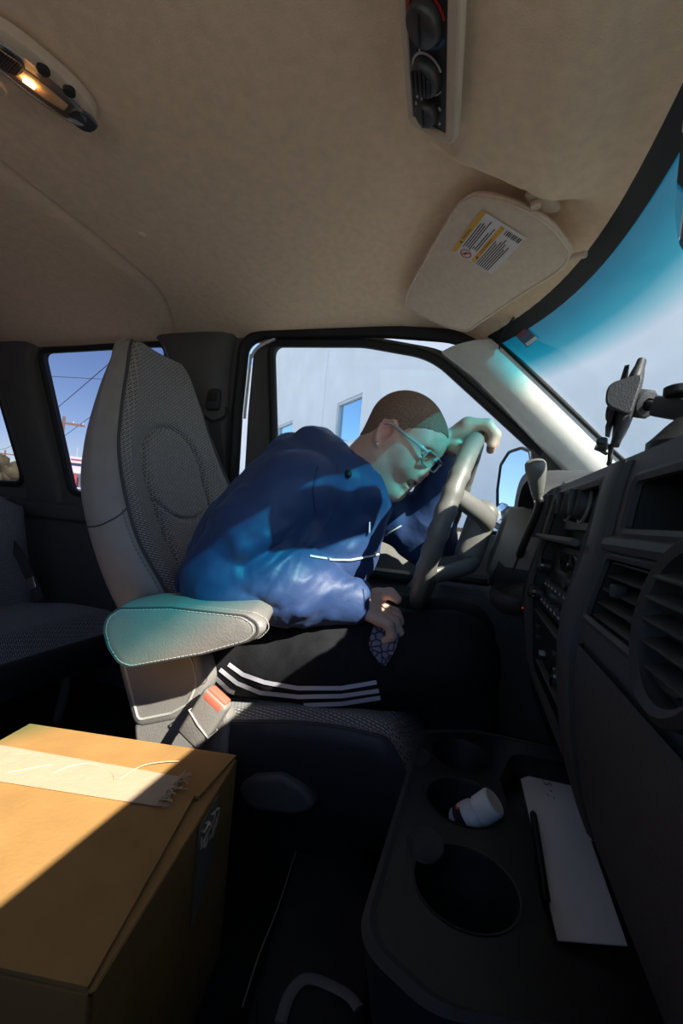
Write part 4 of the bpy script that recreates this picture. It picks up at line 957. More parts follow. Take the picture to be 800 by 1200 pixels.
def lb(s_, t_, lift):
    """label coordinates: s along the lettering, t down the lines"""
    a = [c0[i]*(1-s_)*(1-t_)+c1[i]*s_*(1-t_)+c2_[i]*s_*t_+c3[i]*(1-s_)*t_ for i in (0, 1)]
    return v3d(a[0], a[1], lift)
def lbq(name, s0, s1, t0, t1, lift, m, parent):
    n = 4; V, Fc = gridsurf(n, n, lambda u, v: lb(s0+(s1-s0)*u, t0+(t1-t0)*v, lift)); return obj(name, V, Fc, m, parent)
LF = 0.0062
wl_ = lbq('warning_label', 0, 1, 0, 1, LF, mat('label_white', (0.70, 0.64, 0.62), 0.6), vis)
yel = mat('label_yellow', (0.72, 0.36, 0.02), 0.6); LF += 0.0004
lbq('header_band', 0, 1, 0.0, 0.10, LF, yel, wl_); lbq('header_band', 0.03, 0.95, 0.47, 0.56, LF, yel, wl_)
def ltext(s, sc0, tc0, size, aspect):
    V, Fc = text_vf(s, 1.0, 0.0); wmax = max(v.x for v in V)-min(v.x for v in V)
    obj('lettering', [lb(sc0+v.x*size, tc0-v.y*size*aspect, LF+0.0004) for v in V], Fc, M['ink'], wl_, False)
ltext('WARNING', 0.47, 0.05, 0.055, 1.25); ltext('AVERTISSEMENT', 0.47, 0.515, 0.052, 1.25)
for sx, tx in ((0.27, 0.05), (0.16, 0.515)): obj('hazard_triangle', [lb(sx-0.03, tx+0.03, LF+0.0004), lb(sx+0.03, tx+0.03, LF+0.0004), lb(sx, tx-0.035, LF+0.0004)], [(0, 1, 2)], M['ink'], wl_, False)
for k, (s0, s1) in enumerate(((0.20, 0.80), (0.24, 0.83), (0.24, 0.80), (0.22, 0.92), (0.27, 0.34), (0.27, 0.72), (0.27, 0.84))): lbq('print_line', s0, s1, 0.135+k*0.046, 0.155+k*0.046, LF+0.0002, M['ink'], wl_)
for k, (s0, s1) in enumerate(((0.03, 0.66), (0.03, 0.62), (0.03, 0.70), (0.03, 0.78), (0.03, 0.70), (0.03, 0.60), (0.03, 0.68))): lbq('print_line', s0, s1, 0.585+k*0.046, 0.605+k*0.046, LF+0.0002, M['ink'], wl_)
for k in range(9): lbq('barcode_bar', 0.84, 0.94, 0.62+k*0.038, 0.62+k*0.038+(0.024 if k % 3 else 0.016), LF+0.0002, M['ink'], wl_)
rg = []
for k in range(28):
    a0, a1 = 2*math.pi*k/28, 2*math.pi*(k+1)/28
    rg.append([lb(0.10+r_*0.092*math.sin(a), 0.285+r_*0.125*math.cos(a), LF+0.0003) for r_, a in ((1, a0), (1, a1), (0.80, a1), (0.80, a0))])
obj('prohibition_ring', [p for q in rg for p in q], [(4*i, 4*i+1, 4*i+2, 4*i+3) for i in range(28)], M['print_red'], wl_, False)
obj('prohibition_slash', [lb(0.035, 0.22, LF+0.0005), lb(0.05, 0.20, LF+0.0005), lb(0.165, 0.35, LF+0.0005), lb(0.15, 0.37, LF+0.0005)], [(0, 1, 2, 3)], M['print_red'], wl_, False)
obj('seat_pictogram', [lb(0.06, 0.30, LF+0.0003), lb(0.08, 0.24, LF+0.0003), lb(0.12, 0.26, LF+0.0003), lb(0.14, 0.30, LF+0.0003), lb(0.11, 0.33, LF+0.0003), lb(0.10, 0.29, LF+0.0003)], [(0, 1, 2, 3, 4, 5)], M['ink'], wl_, False)

# ---- rear-view mirror at the top of the windscreen
mc = P(812, 262, Y=0.62); 
rvm = empty('rear_view_mirror', 'black rear-view mirror hanging below the windscreen header', 'mirror', mc)
mo = rpoly([(-0.25, -0.032), (0.0, -0.030), (0.0, 0.028), (-0.25, 0.034)], 0.02, 6)
mr = Matrix.Rotation(R(-18), 3, 'Z') @ Matrix.Rotation(R(-8), 3, 'Y')
def mm(a, b, c): return tuple(mc+mr @ Vector((c, a, b)))
plate('housing', mo, [], 0.03, mm, M['black'], rvm, 0.008)
plate('mirror_glass', [(a*0.94-0.008, b*0.86) for a, b in mo], [], 0.004, lambda a, b, c: mm(a, b, c-0.0152), mat('mirror_silver', (0.85, 0.86, 0.88), 0.02, metal=1.0), rvm, smooth=False)
tube('stem', [mc+mr @ Vector((0.01, -0.125, 0.01)), mc+mr @ Vector((0.03, -0.125, 0.03)), Vector((Xh(0.5)+0.045, 0.5, 0.46))], 0.007, M['black'], rvm, 10)

# ---- phone holder on its arm
def pm(px, py, Y): return P(px, py, Y=Y)
PY = 0.62
ph = empty('phone_holder', 'black phone cradle on a ball-joint arm above the dashboard', 'phone holder', pm(735, 480, PY))
hT, hB = pm(747, 424, PY), pm(716, 521, PY); up_ = (hT-hB).normalized(); HLn = (hT-hB).length
bk = Vector((0.90, -0.25, -0.2)); bk = (bk-up_*bk.dot(up_)).normalized(); sd = up_.cross(bk)       # bk: towards windscreen, back of cradle
def cr(a, b, c): return hB+up_*a+bk*b+sd*c
secs = []
for t in np.linspace(0, 1, 13):
    w = 0.036*min(1, math.sin(math.pi*min(max(t, 0.04), 0.96))**0.45); d0 = 0.010*math.sin(math.pi*min(max(t, 0.06), 0.94))**0.4
    secs.append([cr(HLn*t, d0*math.cos(a)+0.004, w*math.copysign(abs(math.sin(a))**0.6, math.sin(a))) for a in np.linspace(0, 2*math.pi, 20, endpoint=False)])
loft('back_shell', secs, M['charcoal'], ph)
loft('pad', [[cr(HLn*t, b, c) for b, c in ((-0.006, -0.028), (-0.011, -0.024), (-0.011, 0.024), (-0.006, 0.028))] for t in (0.14, 0.2, 0.8, 0.86)], M['black'], ph)
for s_ in (-1, 1):
    pts = rpoly([(HLn*0.28, 0.010), (HLn*0.36, -0.016), (HLn*0.58, -0.020), (HLn*0.72, 0.010)], [0.004, 0.014, 0.014, 0.004], 6)
    V, Fc = fill2d(pts, [], 0.007, 0.002); obj('side_grip', [cr(a, b, s_*0.036+c) for a, b, c in V], Fc, M['charcoal'], ph)
for s_ in (-0.5, 0.5): bobj('foot', box(cr(-0.002, -0.010, s_*0.034), (0.010, 0.014, 0.012), 0.003, Matrix((up_, sd, bk)).transposed()), M['black'], ph)
j0 = cr(HLn*0.52, 0.012, 0); j1 = pm(772, 476, PY-0.035)
lathe('ball_nut', [(0.008, 0.0), (0.0165, 0.002), (0.018, 0.006), (0.018, 0.016), (0.015, 0.020), (0.008, 0.021)], j0, j1-j0, M['charcoal'], ph, 10)
j2 = pm(850, 487, PY-0.12)
tube('ball_stem', [j0, j1+(j2-j1)*0.1], 0.0055, M['black'], ph, 10)
axm = (j2-j1).normalized(); sdv = axm.cross(Vector((0, 0, 1))).normalized()
bobj('arm', box((j1+j2)/2, ((j2-j1).length, 0.022, 0.024), 0.004, Matrix((axm, sdv, axm.cross(sdv))).transposed()), M['charcoal'], ph)
lathe('arm_knob', [(0.014, 0), (0.016, 0.002), (0.016, 0.009), (0.012, 0.011), (0, 0.011)], pm(797, 466, PY-0.07)+Vector((0, 0, 0.002)), (0, 0, 1), M['black'], ph, 14)
sb_ = pm(806, 520, PY-0.10)
lathe('suction_base', [(0.036, -0.008), (0.036, 0.0), (0.030, 0.006), (0.02, 0.018), (0.012, 0.026), (0.0, 0.026)], (sb_.x, sb_.y, sb_.z), (0, 0, 1), M['black'], ph, 28)
tube('post', [sb_+Vector((0, 0, 0.02)), sb_*0.4+j2*0.6], 0.009, M['black'], ph, 10)
a = cr(0.0, 0, 0); tag(tube('charging_cable', smooth_path([a, a+Vector((0.0, 0.0, -0.02)), Vector((a.x+0.01, a.y+0.03, 0.094)), Vector((a.x+0.05, a.y+0.06, 0.095))], 6), 0.003, M['rubber'], None, 8), 'thin black charging cable hanging from the phone cradle', 'cable')
# dark clip lying at the foot of the windscreen
q0, q1 = pm(697, 524, 1.02), pm(712, 532, 1.02)
tag(tube('wiper_clip', [q0, (q0+q1)/2+Vector((0, 0, 0.004)), q1], [0.006, 0.008, 0.005], M['black'], None, 8), 'short black clip at the foot of the windscreen', 'clip')
# thin cable down the pillar
tag(tube('dash_cable', smooth_path([P(602, 372, Y=1.12), P(592, 385, Y=1.15), P(586, 398, Y=1.19), P(585, 409, Y=1.20)], 5), 0.0022, M['rubber'], None, 6), 'thin black cable tucked at the top of the windscreen pillar', 'cable')

# ---- outside mirror of the driver's door
MY = 1.55
dm = empty('side_mirror', 'black driver side mirror reflecting blue sky outside the window', 'side mirror', P(603, 560, Y=MY))
q = [(583, 597), (583, 575), (587, 545), (597, 529), (612, 524), (622, 528), (625, 545), (625, 600)]
mcx = P(604, 560, Y=MY); mnrm = Vector((-0.77, -0.62, 0.10)).normalized(); ma = Vector((0, 0, 1)).cross(mnrm).normalized(); mb_ = mnrm.cross(ma)
def mpx(px, py):
    d = ray(px, py); return d*(mcx.dot(mnrm)/d.dot(mnrm))
mo2 = [((mpx(x, y)-mcx).dot(ma), (mpx(x, y)-mcx).dot(mb_)) for x, y in q]; mo2 = rpoly(mo2, 0.02, 4)
cM = (sum(a for a, b in mo2)/len(mo2), sum(b for a, b in mo2)/len(mo2))
def m3(a, b, c): return mcx+ma*a+mb_*b+mnrm*c
def ms(k): return [(cM[0]+(a-cM[0])*k, cM[1]+(b-cM[1])*k) for a, b in mo2]
loft('housing', [[m3(a, b, c) for a, b in ms(k)] for k, c in ((0.88, -0.004), (0.90, 0.006), (1.0, 0.008), (1.03, 0.0), (1.0, -0.04), (0.8, -0.08), (0.3, -0.10))], M['black'], dm, True, True)
obj('mirror_glass', [m3(a, b, 0.004) for a, b in ms(0.91)], [tuple(range(len(mo2)))], bpy.data.materials['mirror_silver'], dm, False)
bs = mpx(589, 600); obj('blind_spot_mirror', *lathe_vf([(0.030, 0.0), (0.031, 0.004), (0.027, 0.008), (0.026, 0.006), (0.015, 0.009), (0, 0.0105)], bs+mnrm*0.004, mnrm, 24), bpy.data.materials['mirror_silver'], dm)
tube('bracket', [m3(0, -0.12, -0.04), Vector((0.34, 1.36, 0.0))], 0.022, M['black'], dm, 10)

# ================================================================== CARDBOARD BOX BETWEEN THE SEATS
M['card'] = mat('cardboard', (0.43, 0.225, 0.075), 0.85, 14, 0.10, 0.25, 160, spec=0.2)
M['tape'] = mat('paper_tape', (0.56, 0.40, 0.27), 0.55, 25, 0.06, 0.3, 120, spec=0.3)
M['tape_dull'] = mat('frosted_tape', (0.30, 0.24, 0.17), 0.35, 25, 0.1)
BZ = -0.42
FR, FL, NR = P(278, 885, Z=BZ), P(35, 848, Z=BZ), P(105, 1157, Z=BZ); bx_ = (FR-FL); BL_ = bx_.length; bx_.normalize(); by_ = (NR-FR); by_ -= bx_*by_.dot(bx_); BW = by_.length; by_.normalize()
def bp(a, b, z): return FL+bx_*a+by_*b+Vector((0, 0, z-BZ))
bxo = empty('cardboard_box', 'brown cardboard box taped shut on the floor between the seats', 'box', bp(BL_/2, BW/2, FLOOR))
T = 0.004
def wallq(name, a0, b0, a1, b1):
    d = (Vector((a1, b1))-Vector((a0, b0))).normalized(); nn = Vector((-d.y, d.x))*T
    lp = [(a0, b0), (a1, b1), (a1+nn.x, b1+nn.y), (a0+nn.x, b0+nn.y)]
    V, Fc = loft_vf([[bp(a, b, z) for a, b in lp] for z in (FLOOR+0.001, BZ-0.008)]); obj(name, V, Fc, M['card'], bxo, False)
wallq('side_wall', 0, 0, BL_, 0); wallq('side_wall', BL_, 0, BL_, BW); wallq('side_wall', BL_, BW, 0, BW); wallq('side_wall', 0, BW, 0, 0)
def flap(name, poly, zf):
    V, Fc = loft_vf([[bp(a, b, zf(a, b)) for a, b in poly], [bp(a, b, zf(a, b)-T) for a, b in poly]]); return obj(name, V, Fc, M['card'], bxo, False)
flap('under_flap', [(BL_-0.14, 0.01), (BL_-0.001, 0.002), (BL_-0.001, BW-0.002), (BL_-0.14, BW-0.01)], lambda a, b: BZ-0.0065)
flap('under_flap', [(0.001, 0.002), (0.13, 0.01), (0.13, BW-0.01), (0.001, BW-0.002)], lambda a, b: BZ-0.0065)
MID = BW*0.32
flap('top_flap', [(0, 0), (BL_-0.002, 0), (BL_-0.016, MID-0.001), (0, MID-0.001)], lambda a, b: BZ+0.002*b/MID)
flap('top_flap', [(0, MID+0.001), (BL_-0.022, MID+0.001), (BL_-0.004, BW), (0, BW)], lambda a, b: BZ+0.003*(BW-b)/(BW-MID))
flap('bottom', [(0, 0), (BL_, 0), (BL_, BW), (0, BW)], lambda a, b: FLOOR+0.006)
# tape along the seam with a torn end, and the strip hanging down the side
random.seed(11)
tp = [(-0.0, MID-0.037), (BL_-0.055, MID-0.030)]
endp = [(BL_-0.058+random.uniform(-0.006, 0.006), MID-0.030+0.064*k/14) for k in range(15)]
pl = tp+endp[1:]+[(0, MID+0.038)]
V = [bp(a, b, BZ+0.0058) for a, b in pl]; V, Fc = loft_vf([V, [p-Vector((0, 0, 0.0012)) for p in V]]); obj('tape', V, Fc, M['tape'], bxo, False)
for k in range(26):
    a, b = BL_-0.060, MID-0.030+0.064*random.random(); p = bp(a, b, BZ+0.0062)
    q1 = p+bx_*random.uniform(0.004, 0.014)+by_*random.uniform(-0.008, 0.008)+Vector((0, 0, random.uniform(0, 0.008))); tube('fibre', smooth_path([p, q1, q1+bx_*random.uniform(0.0, 0.012)+by_*random.uniform(-0.012, 0.012)+Vector((0, 0, random.uniform(-0.006, 0.006)))], 3), 0.0009, M['tape'], bxo, 4)
for pts in ([(62, 906), (85, 897), (110, 895), (130, 905), (134, 915)], [(140, 913), (165, 898), (190, 893), (210, 892)], [(10, 905), (60, 896)]):
    tube('fibre', smooth_path([P(x, y, Z=BZ+0.006) for x, y in pts], 5), 0.0008, M['tape'], bxo, 4)
side = [P(213, 985, X=-0.32), P(232, 962, X=-0.32)]
def bs_pt(b, z, off=0.0015): return bp(BL_+off, b, z)
V = [bs_pt(MID-0.030, BZ-0.012), bs_pt(MID+0.034, BZ-0.014), bs_pt(MID+0.034, BZ-0.15), bs_pt(MID-0.030, BZ-0.13)]
V, Fc = loft_vf([V, [p+bx_*0.001 for p in V]]); obj('side_tape', V, Fc, M['tape_dull'], bxo, False)
for k in range(10):
    p = bs_pt(MID-0.02+0.05*random.random(), BZ-0.02-0.02*random.random()); tube('fibre', smooth_path([p, p+bx_*0.006+by_*random.uniform(-.01, .01)+Vector((0, 0, random.uniform(-.012, .006))), p+bx_*0.004+by_*random.uniform(-.015, .015)+Vector((0, 0, random.uniform(-.025, .0)))], 3), 0.0016, M['tape'], bxo, 4)

# ================================================================== BLACK BAG WITH WHITE PIPING ON THE FLOOR
bag = empty('black_bag', 'flat black fabric bag with white piping lying beside the console', 'bag', (-0.15, 0.5, FLOOR))
bo2 = [P(x, y, Z=-0.64) for x, y in ((292, 1180), (325, 1070), (352, 985), (436, 972), (440, 1100), (428, 1195), (420, 1290), (290, 1290))]
bo2 = rpoly([(p.x, p.y) for p in bo2], 0.03, 5); cB = (sum(a for a, b in bo2)/len(bo2), sum(b for a, b in bo2)/len(bo2))
def bsn(k, z): return [(cB[0]+(a-cB[0])*k, cB[1]+(b-cB[1])*k, z) for a, b in bo2]
M['bagcloth'] = mat('black_nylon', (0.016, 0.016, 0.020), 0.8, 40, 0.3, 0.5, 300)
loft('body', [bsn(0.96, FLOOR+0.001), bsn(1.0, FLOOR+0.02), bsn(1.0, -0.655), bsn(0.985, -0.645), bsn(0.90, -0.638), bsn(0.3, -0.632)], M['bagcloth'], bag)
tube('piping', smooth_path([P(x, y, Z=-0.640) for x, y in ((284, 1180), (303, 1120), (326, 1062), (346, 1000), (353, 986))], 5), 0.0011, M['column'], bag, 6)
tube('strap', [P(401, 969, Z=-0.632), P(416, 974, Z=-0.630), P(432, 980, Z=-0.632)], 0.0028, M['column'], bag, 6)
wp_ = smooth_path([P(x, y, Z=-0.630) for x, y in ((328, 1200), (338, 1168), (352, 1150), (366, 1147), (390, 1156), (410, 1168), (420, 1182))], 6)
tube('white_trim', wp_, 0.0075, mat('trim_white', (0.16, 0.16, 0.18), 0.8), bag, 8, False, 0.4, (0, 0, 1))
# ================================================================== DRIVER'S SEAT
SY = 0.955
seat = empty('bucket_seat', 'grey cloth and leather driver seat with padded armrest', 'seat', (-0.4, SY, FLOOR))
FX = [(-0.42, -0.495), (-0.30, -0.515), (-0.2, -0.555), (-0.1, -0.63), (0.0, -0.685), (0.1, -0.735), (0.2, -0.770), (0.3, -0.80), (0.37, -0.825), (0.41, -0.855)]
RX = [(-0.42, -0.62), (-0.30, -0.685), (-0.2, -0.745), (-0.1, -0.795), (0.0, -0.84), (0.1, -0.87), (0.2, -0.89), (0.3, -0.90), (0.37, -0.895), (0.41, -0.875)]
WW = [(-0.42, 0.205), (-0.30, 0.225), (-0.2, 0.242), (-0.1, 0.25), (0.0, 0.243), (0.1, 0.218), (0.2, 0.182), (0.3, 0.143), (0.36, 0.118), (0.395, 0.085), (0.41, 0.045)]
def sb_front(u, v):
    z = -0.40+0.785*v; s = 2*u-1; w = smooth_table(WW, z)*0.93
    xf = smooth_table(FX, z); bol = 0.05*(1-sstep(0.02, 0.28, z))+0.012
    x = xf-bol*(1-abs(s)**2.2)-0.022*sstep(0.82, 1.0, abs(s))+0.004
    Y = w*s
    # insert seam: an arch, and the crease of the lumbar pad
    wi = 0.118
    if z < 0.07: d = abs(abs(Y)-wi*(1-0.10*max(-z, 0)))
    else: d = abs(math.hypot(Y, (z-0.07)*1.05)-wi)
    x -= 0.012*math.exp(-(d/0.0080)**2)
    inside = (abs(Y) < wi and z < 0.07) or math.hypot(Y, (z-0.07)*1.05) < wi
    if inside: x += 0.007*min(1, d/0.03)
    if abs(Y) < wi:
        zc = -0.035-0.05*(1-(Y/wi)**2)+0.03; x -= 0.010*math.exp(-((z-zc)/0.006)**2)
    return (x, SY+Y, z)
NU, NV = 110, 190
V, Fc = gridsurf(NU, NV, sb_front)
uvs = [(V[i*(NV+1)+j].y-SY, V[i*(NV+1)+j].z*1.12) for i in range(NU+1) for j in range(NV+1)]
obj('backrest_cloth', V, Fc, M['cloth'], seat, uv=uvs)
def sb_shell(u, v):
    z = -0.40+0.785*v; w = smooth_table(WW, z); f0 = Vector(sb_front(0.0, v)); f1 = Vector(sb_front(1.0, v)); xr = smooth_table(RX, z)
    # path: near front edge -> near side -> back -> far side -> far front edge
    pts = [f0, Vector((f0.x-0.012, SY-w*0.985, z)), Vector((f0.x-0.04, SY-w*1.02, z)), Vector((f0.x*0.5+xr*0.5, SY-w*1.03, z)), Vector((xr+0.03, SY-w*0.98, z)), Vector((xr+0.006, SY-w*0.84, z)), Vector((xr, SY-w*0.5, z)), Vector((xr, SY, z))]
    far_ = [Vector((p.x, 2*SY-p.y, p.z)) for p in reversed(pts[:-1])]
    full = pts+far_; t = u*(len(full)-1); i = min(int(t), len(full)-2); t -= i
    p0 = full[max(i-1, 0)]; p1 = full[i]; p2 = full[i+1]; p3 = full[min(i+2, len(full)-1)]
    return 0.5*((2*p1)+(p2-p0)*t+(2*p0-5*p1+4*p2-p3)*t*t+(3*p1-p0-3*p2+p3)*t**3)
V, Fc = gridsurf(70, 70, sb_shell); obj('backrest_shell', V, Fc, M['leather'], seat)
tp_ = [Vector(sb_front(i/24, 1.0)) for i in range(25)]; bt_ = [Vector(sb_shell(i/24, 1.0)) for i in range(25)]
obj('top_cap', tp_+bt_, [tuple(range(25))+tuple(range(49, 24, -1))], M['cloth'], seat)
for u_ in (0.0, 1.0): tube('edge_seam', [Vector(sb_front(u_, k/60))+Vector((0.001, -0.002 if u_ == 0 else 0.002, 0)) for k in range(61)], 0.0035, M['thread_dark'], seat, 6)
# stitched seams on the near leather panel
def shell_pt(u, v, lift=0.001): 
    p = Vector(sb_shell(u, v)); return p+Vector((0, -lift, 0))
tube('panel_seam', [shell_pt(0.02+0.28*k/20, 0.455-0.06*math.sin(math.pi*0.5*k/20)+0.015, 0.0008) for k in range(21)], 0.0018, M['thread_dark'], seat, 6)
for k in range(46): 
    v_ = 0.02+k*0.0098; p = shell_pt(0.052, v_); q = shell_pt(0.052, v_+0.0055); tube('stitch', [p, q], 0.0008, M['thread_dark'], seat, 4)
# ---- armrest
AY0, AY1 = 0.585, 0.700
ao = [(118, 738), (122, 722), (136, 712), (200, 711), (292, 721), (306, 730), (308, 740), (298, 751), (240, 767), (150, 783), (136, 778), (124, 760)]
ao3 = [P(x, y, Y=AY0) for x, y in ao]; ao2 = rpoly([(p.x, p.z) for p in ao3], 0.03, 5)
cA = (sum(a for a, b in ao2)/len(ao2), sum(b for a, b in ao2)/len(ao2))
def arm_sec(k, y, dx=0.0, dz=0.0): return [(cA[0]+(a-cA[0])*k+dx, y, cA[1]+(b-cA[1])*k+dz) for a, b in ao2]
arm = obj('armrest', *loft_vf([arm_sec(0.3, AY0-0.003), arm_sec(0.82, AY0-0.003), arm_sec(0.93, AY0-0.001), arm_sec(0.985, AY0+0.005), arm_sec(1.0, AY0+0.012), arm_sec(1.01, AY0+0.045, -0.014, 0.002), arm_sec(1.0, AY1-0.02, -0.03, 0.003), arm_sec(0.98, AY1-0.004, -0.032, 0.003), arm_sec(0.9, AY1, -0.032, 0.003)]), M['leather_arm'], seat)
tube('piping', [Vector(p)+Vector((0, -0.0005, 0)) for p in arm_sec(0.955, AY0+0.001)], 0.0022, M['thread_dark'], arm, 6, True)
lp = arm_sec(0.915, AY0-0.002); lpv = [Vector(p) for p in lp]; acc = 0.0; V_, F_ = [], []
st = []
for a, b in zip(lpv, lpv[1:]+lpv[:1]):
    n_ = max(int((b-a).length/0.0075), 1)
    for k in range(n_): st.append((a+(b-a)*((k+0.1)/n_), a+(b-a)*((k+0.72)/n_)))
o = obj('stitching', *join_vf([tube_vf([a, b], 0.0009, 4) for a, b in st]), M['stitch'], arm); o['kind'] = 'stuff'
lp2 = [Vector(p) for p in arm_sec(1.004, AY0+0.020)]; st = []
for a, b in zip(lp2, lp2[1:]+lp2[:1]):
    n_ = max(int((b-a).length/0.0075), 1)
    for k in range(n_): st.append((a+(b-a)*((k+0.1)/n_), a+(b-a)*((k+0.72)/n_)))
o = obj('stitching', *join_vf([tube_vf([a, b], 0.0009, 4) for a, b in st]), M['stitch'], arm); o['kind'] = 'stuff'
# ---- cushion
CX0, CX1, CY0, CY1 = -0.60, -0.045, 0.715, 1.195
def cush_top(u, v):
    x = CX0+(CX1-CX0)*u; s = 2*v-1; y = SY+(CY1-CY0)/2*0.97*s
    z = -0.442+0.068*sstep(0.0, 0.80, u)-0.075*sstep(0.86, 1.0, u)**1.5+0.022*abs(s)**3-0.018*sstep(0.85, 1, abs(s))
    d = abs(abs(s)-0.62); z -= 0.007*math.exp(-(d/0.02)**2)
    return (x, y, z)
NU, NV = 90, 80
V, Fc = gridsurf(NU, NV, cush_top); obj('cushion_cloth', V, Fc, M['cloth'], seat, uv=[(p.x, p.y) for p in V])
rimp = [Vector(cush_top(i/30, 0)) for i in range(31)]+[Vector(cush_top(1, j/20)) for j in range(1, 21)]+[Vector(cush_top(1-i/30, 1)) for i in range(1, 31)]
def skirt(p, k):
    c = Vector((-0.34, SY, 0)); d = Vector((p.x-c.x, p.y-c.y, 0)); ny = -1 if p.y < SY-0.2 else (1 if p.y > SY+0.2 else 0); nx = 1 if p.x > CX1-0.02 else 0
    off = Vector((nx, ny, 0)); o_, z_ = k
    return Vector((p.x, p.y, 0))+off*o_+Vector((0, 0, p.z+(z_+0.345 if False else z_)))
secs = [[p+Vector((0, 0, 0)) for p in rimp]]
for o_, dz in ((0.007, -0.006), (0.012, -0.03), (0.012, -0.08), (0.004, -0.13), (-0.01, -0.17)): secs.append([skirt(p, (o_, dz)) for p in rimp])
obj('cushion_bolster', *loft_vf(secs, False, False), M['leather_dark'], seat)
st = [(rimp[i]+Vector((0, -0.003, -0.004)), rimp[i]*0.4+rimp[i+1]*0.6+Vector((0, -0.003, -0.004))) for i in range(30)]
tube('edge_seam', [p+Vector((0, -0.004, -0.003)) for p in rimp[:31]], 0.0022, M['thread_dark'], seat, 6)
# lower side of the backrest, leather lobe and shield, pedestal
lo = rpoly([(P(x, y, Y=0.70).x, P(x, y, Y=0.70).z) for x, y in ((140, 768), (226, 762), (233, 800), (222, 826), (200, 838), (160, 846))], [0.02, 0.03, 0.03, 0.03, 0.03, 0.012], 5); cL = (sum(p[0] for p in lo)/len(lo), sum(p[1] for p in lo)/len(lo))
V, Fc = fill2d(lo, [], 0.05, 0.015, 3); lobe = obj('lower_bolster', [(a, 0.725-c, b) for a, b, c in V], Fc, M['leather_arm'], seat)
tube('piping', [(a, 0.700, b) for a, b in [(cA_[0], cA_[1]) for cA_ in [(p[0]*0.94+cL[0]*0.06, p[1]*0.94+cL[1]*0.06) for p in lo]]], 0.0025, M['stitch'], lobe, 6, True)
sh_ = rpoly([(P(x, y, Y=0.705).x, P(x, y, Y=0.705).z) for x, y in ((160, 850), (200, 841), (226, 826), (262, 838), (262, 925), (166, 925))], 0.012, 4)
V, Fc = fill2d(sh_, [], 0.035, 0.008); obj('side_shield', [(a, 0.722-c, b) for a, b, c in V], Fc, M['leather_arm'], seat)
bobj('pedestal', box((-0.33, SY, -0.63), (0.40, 0.40, 0.22), 0.02), M['black'], seat)
bobj('side_valance', box((-0.33, 0.742, -0.535), (0.46, 0.022, 0.09), 0.010), M['black'], seat)
lv = [P(x, y, Y=0.705) for x, y in ((283, 925), (300, 914), (330, 913), (352, 926), (366, 942), (340, 947), (300, 942))]
lv2 = rpoly([(p.x, p.z) for p in lv], 0.012, 4); V, Fc = fill2d(lv2, [], 0.03, 0.009, 3); obj('recline_lever', [(a, 0.712-c, b) for a, b, c in V], Fc, M['grey_trim'], seat)
# ---- belt buckle on its stalk
Yb = 0.672
bA, bB = P(224, 866, Y=Yb), P(257, 815, Y=Yb); bu = (bB-bA).normalized(); bw = Vector((0, 1, 0)).cross(bu).normalized(); Mx = Matrix((bw, Vector((0, 1, 0)), bu)).transposed()
buck = obj('belt_buckle', *(lambda b_: ([v.co.copy() for v in b_.verts], [tuple(v.index for v in f.verts) for f in b_.faces]))(box((bA+bB)/2, (0.056, 0.028, (bB-bA).length), 0.008, Mx, 3)), M['leather_arm'], seat)
bobj('release_button', box(bB-bu*0.003, (0.042, 0.019, 0.014), 0.003, Mx @ Matrix.Rotation(0, 3, 'X')), mat('button_red', (0.75, 0.16, 0.10), 0.4), buck)
bobj('button_face', box(bB-bu*0.009+Vector((0, -0.0125, 0)), (0.040, 0.004, 0.014), 0.002, Mx), bpy.data.materials['button_red'], buck)
tube('band', [(bA+bB)/2-bu*0.004+Mx @ Vector(p) for p in ((-0.0285, -0.0145, 0.004), (0, -0.0155, -0.004), (0.0285, -0.0145, -0.010), (0.0285, 0.0145, -0.010), (-0.0285, 0.0145, 0.004))], 0.0016, M['stitch'], buck, 5, True)
loft('stalk', [[bA+bw*a-bu*t+Vector((0, b_, 0)) for a, b_ in ((-w, -0.012), (w, -0.012), (w, 0.012), (-w, 0.012))] for w, t in ((0.021, -0.012), (0.023, 0.01), (0.020, 0.05), (0.017, 0.11))], M['leather_arm'], seat)

# ---- seat belt on the pillar behind the door
belt = empty('driver_seat_belt', 'dark driver seat belt hanging from its pillar loop', 'seat belt', (-0.9, 1.25, -0.4))
g0 = [P(x, y, Y=1.235) for x, y in ((248, 462), (262, 500), (262, 560), (266, 640), (270, 700))]
bobj('guide_cover', box(P(250, 468, Y=1.24), (0.055, 0.025, 0.075), 0.012), M['charcoal'], belt)
bobj('guide_slot', box(P(249, 465, Y=1.226), (0.034, 0.006, 0.03), 0.005), M['rubber'], belt)
tube('loop', smooth_path([P(240, 489, Y=1.225), P(250, 494, Y=1.215), P(264, 488, Y=1.22), P(266, 478, Y=1.235)], 5), 0.006, M['rubber'], belt, 8)
obj('webbing', *loft_vf([[p+Vector((-0.023, 0, 0)), p+Vector((-0.023, -0.002, 0)), p+Vector((0.023, -0.002, 0)), p+Vector((0.023, 0, 0))] for p in smooth_path([P(251, 494, Y=1.215), P(256, 540, Y=1.218), P(262, 600, Y=1.222), P(266, 660, Y=1.225)], 5)]), M['webbing'], belt)

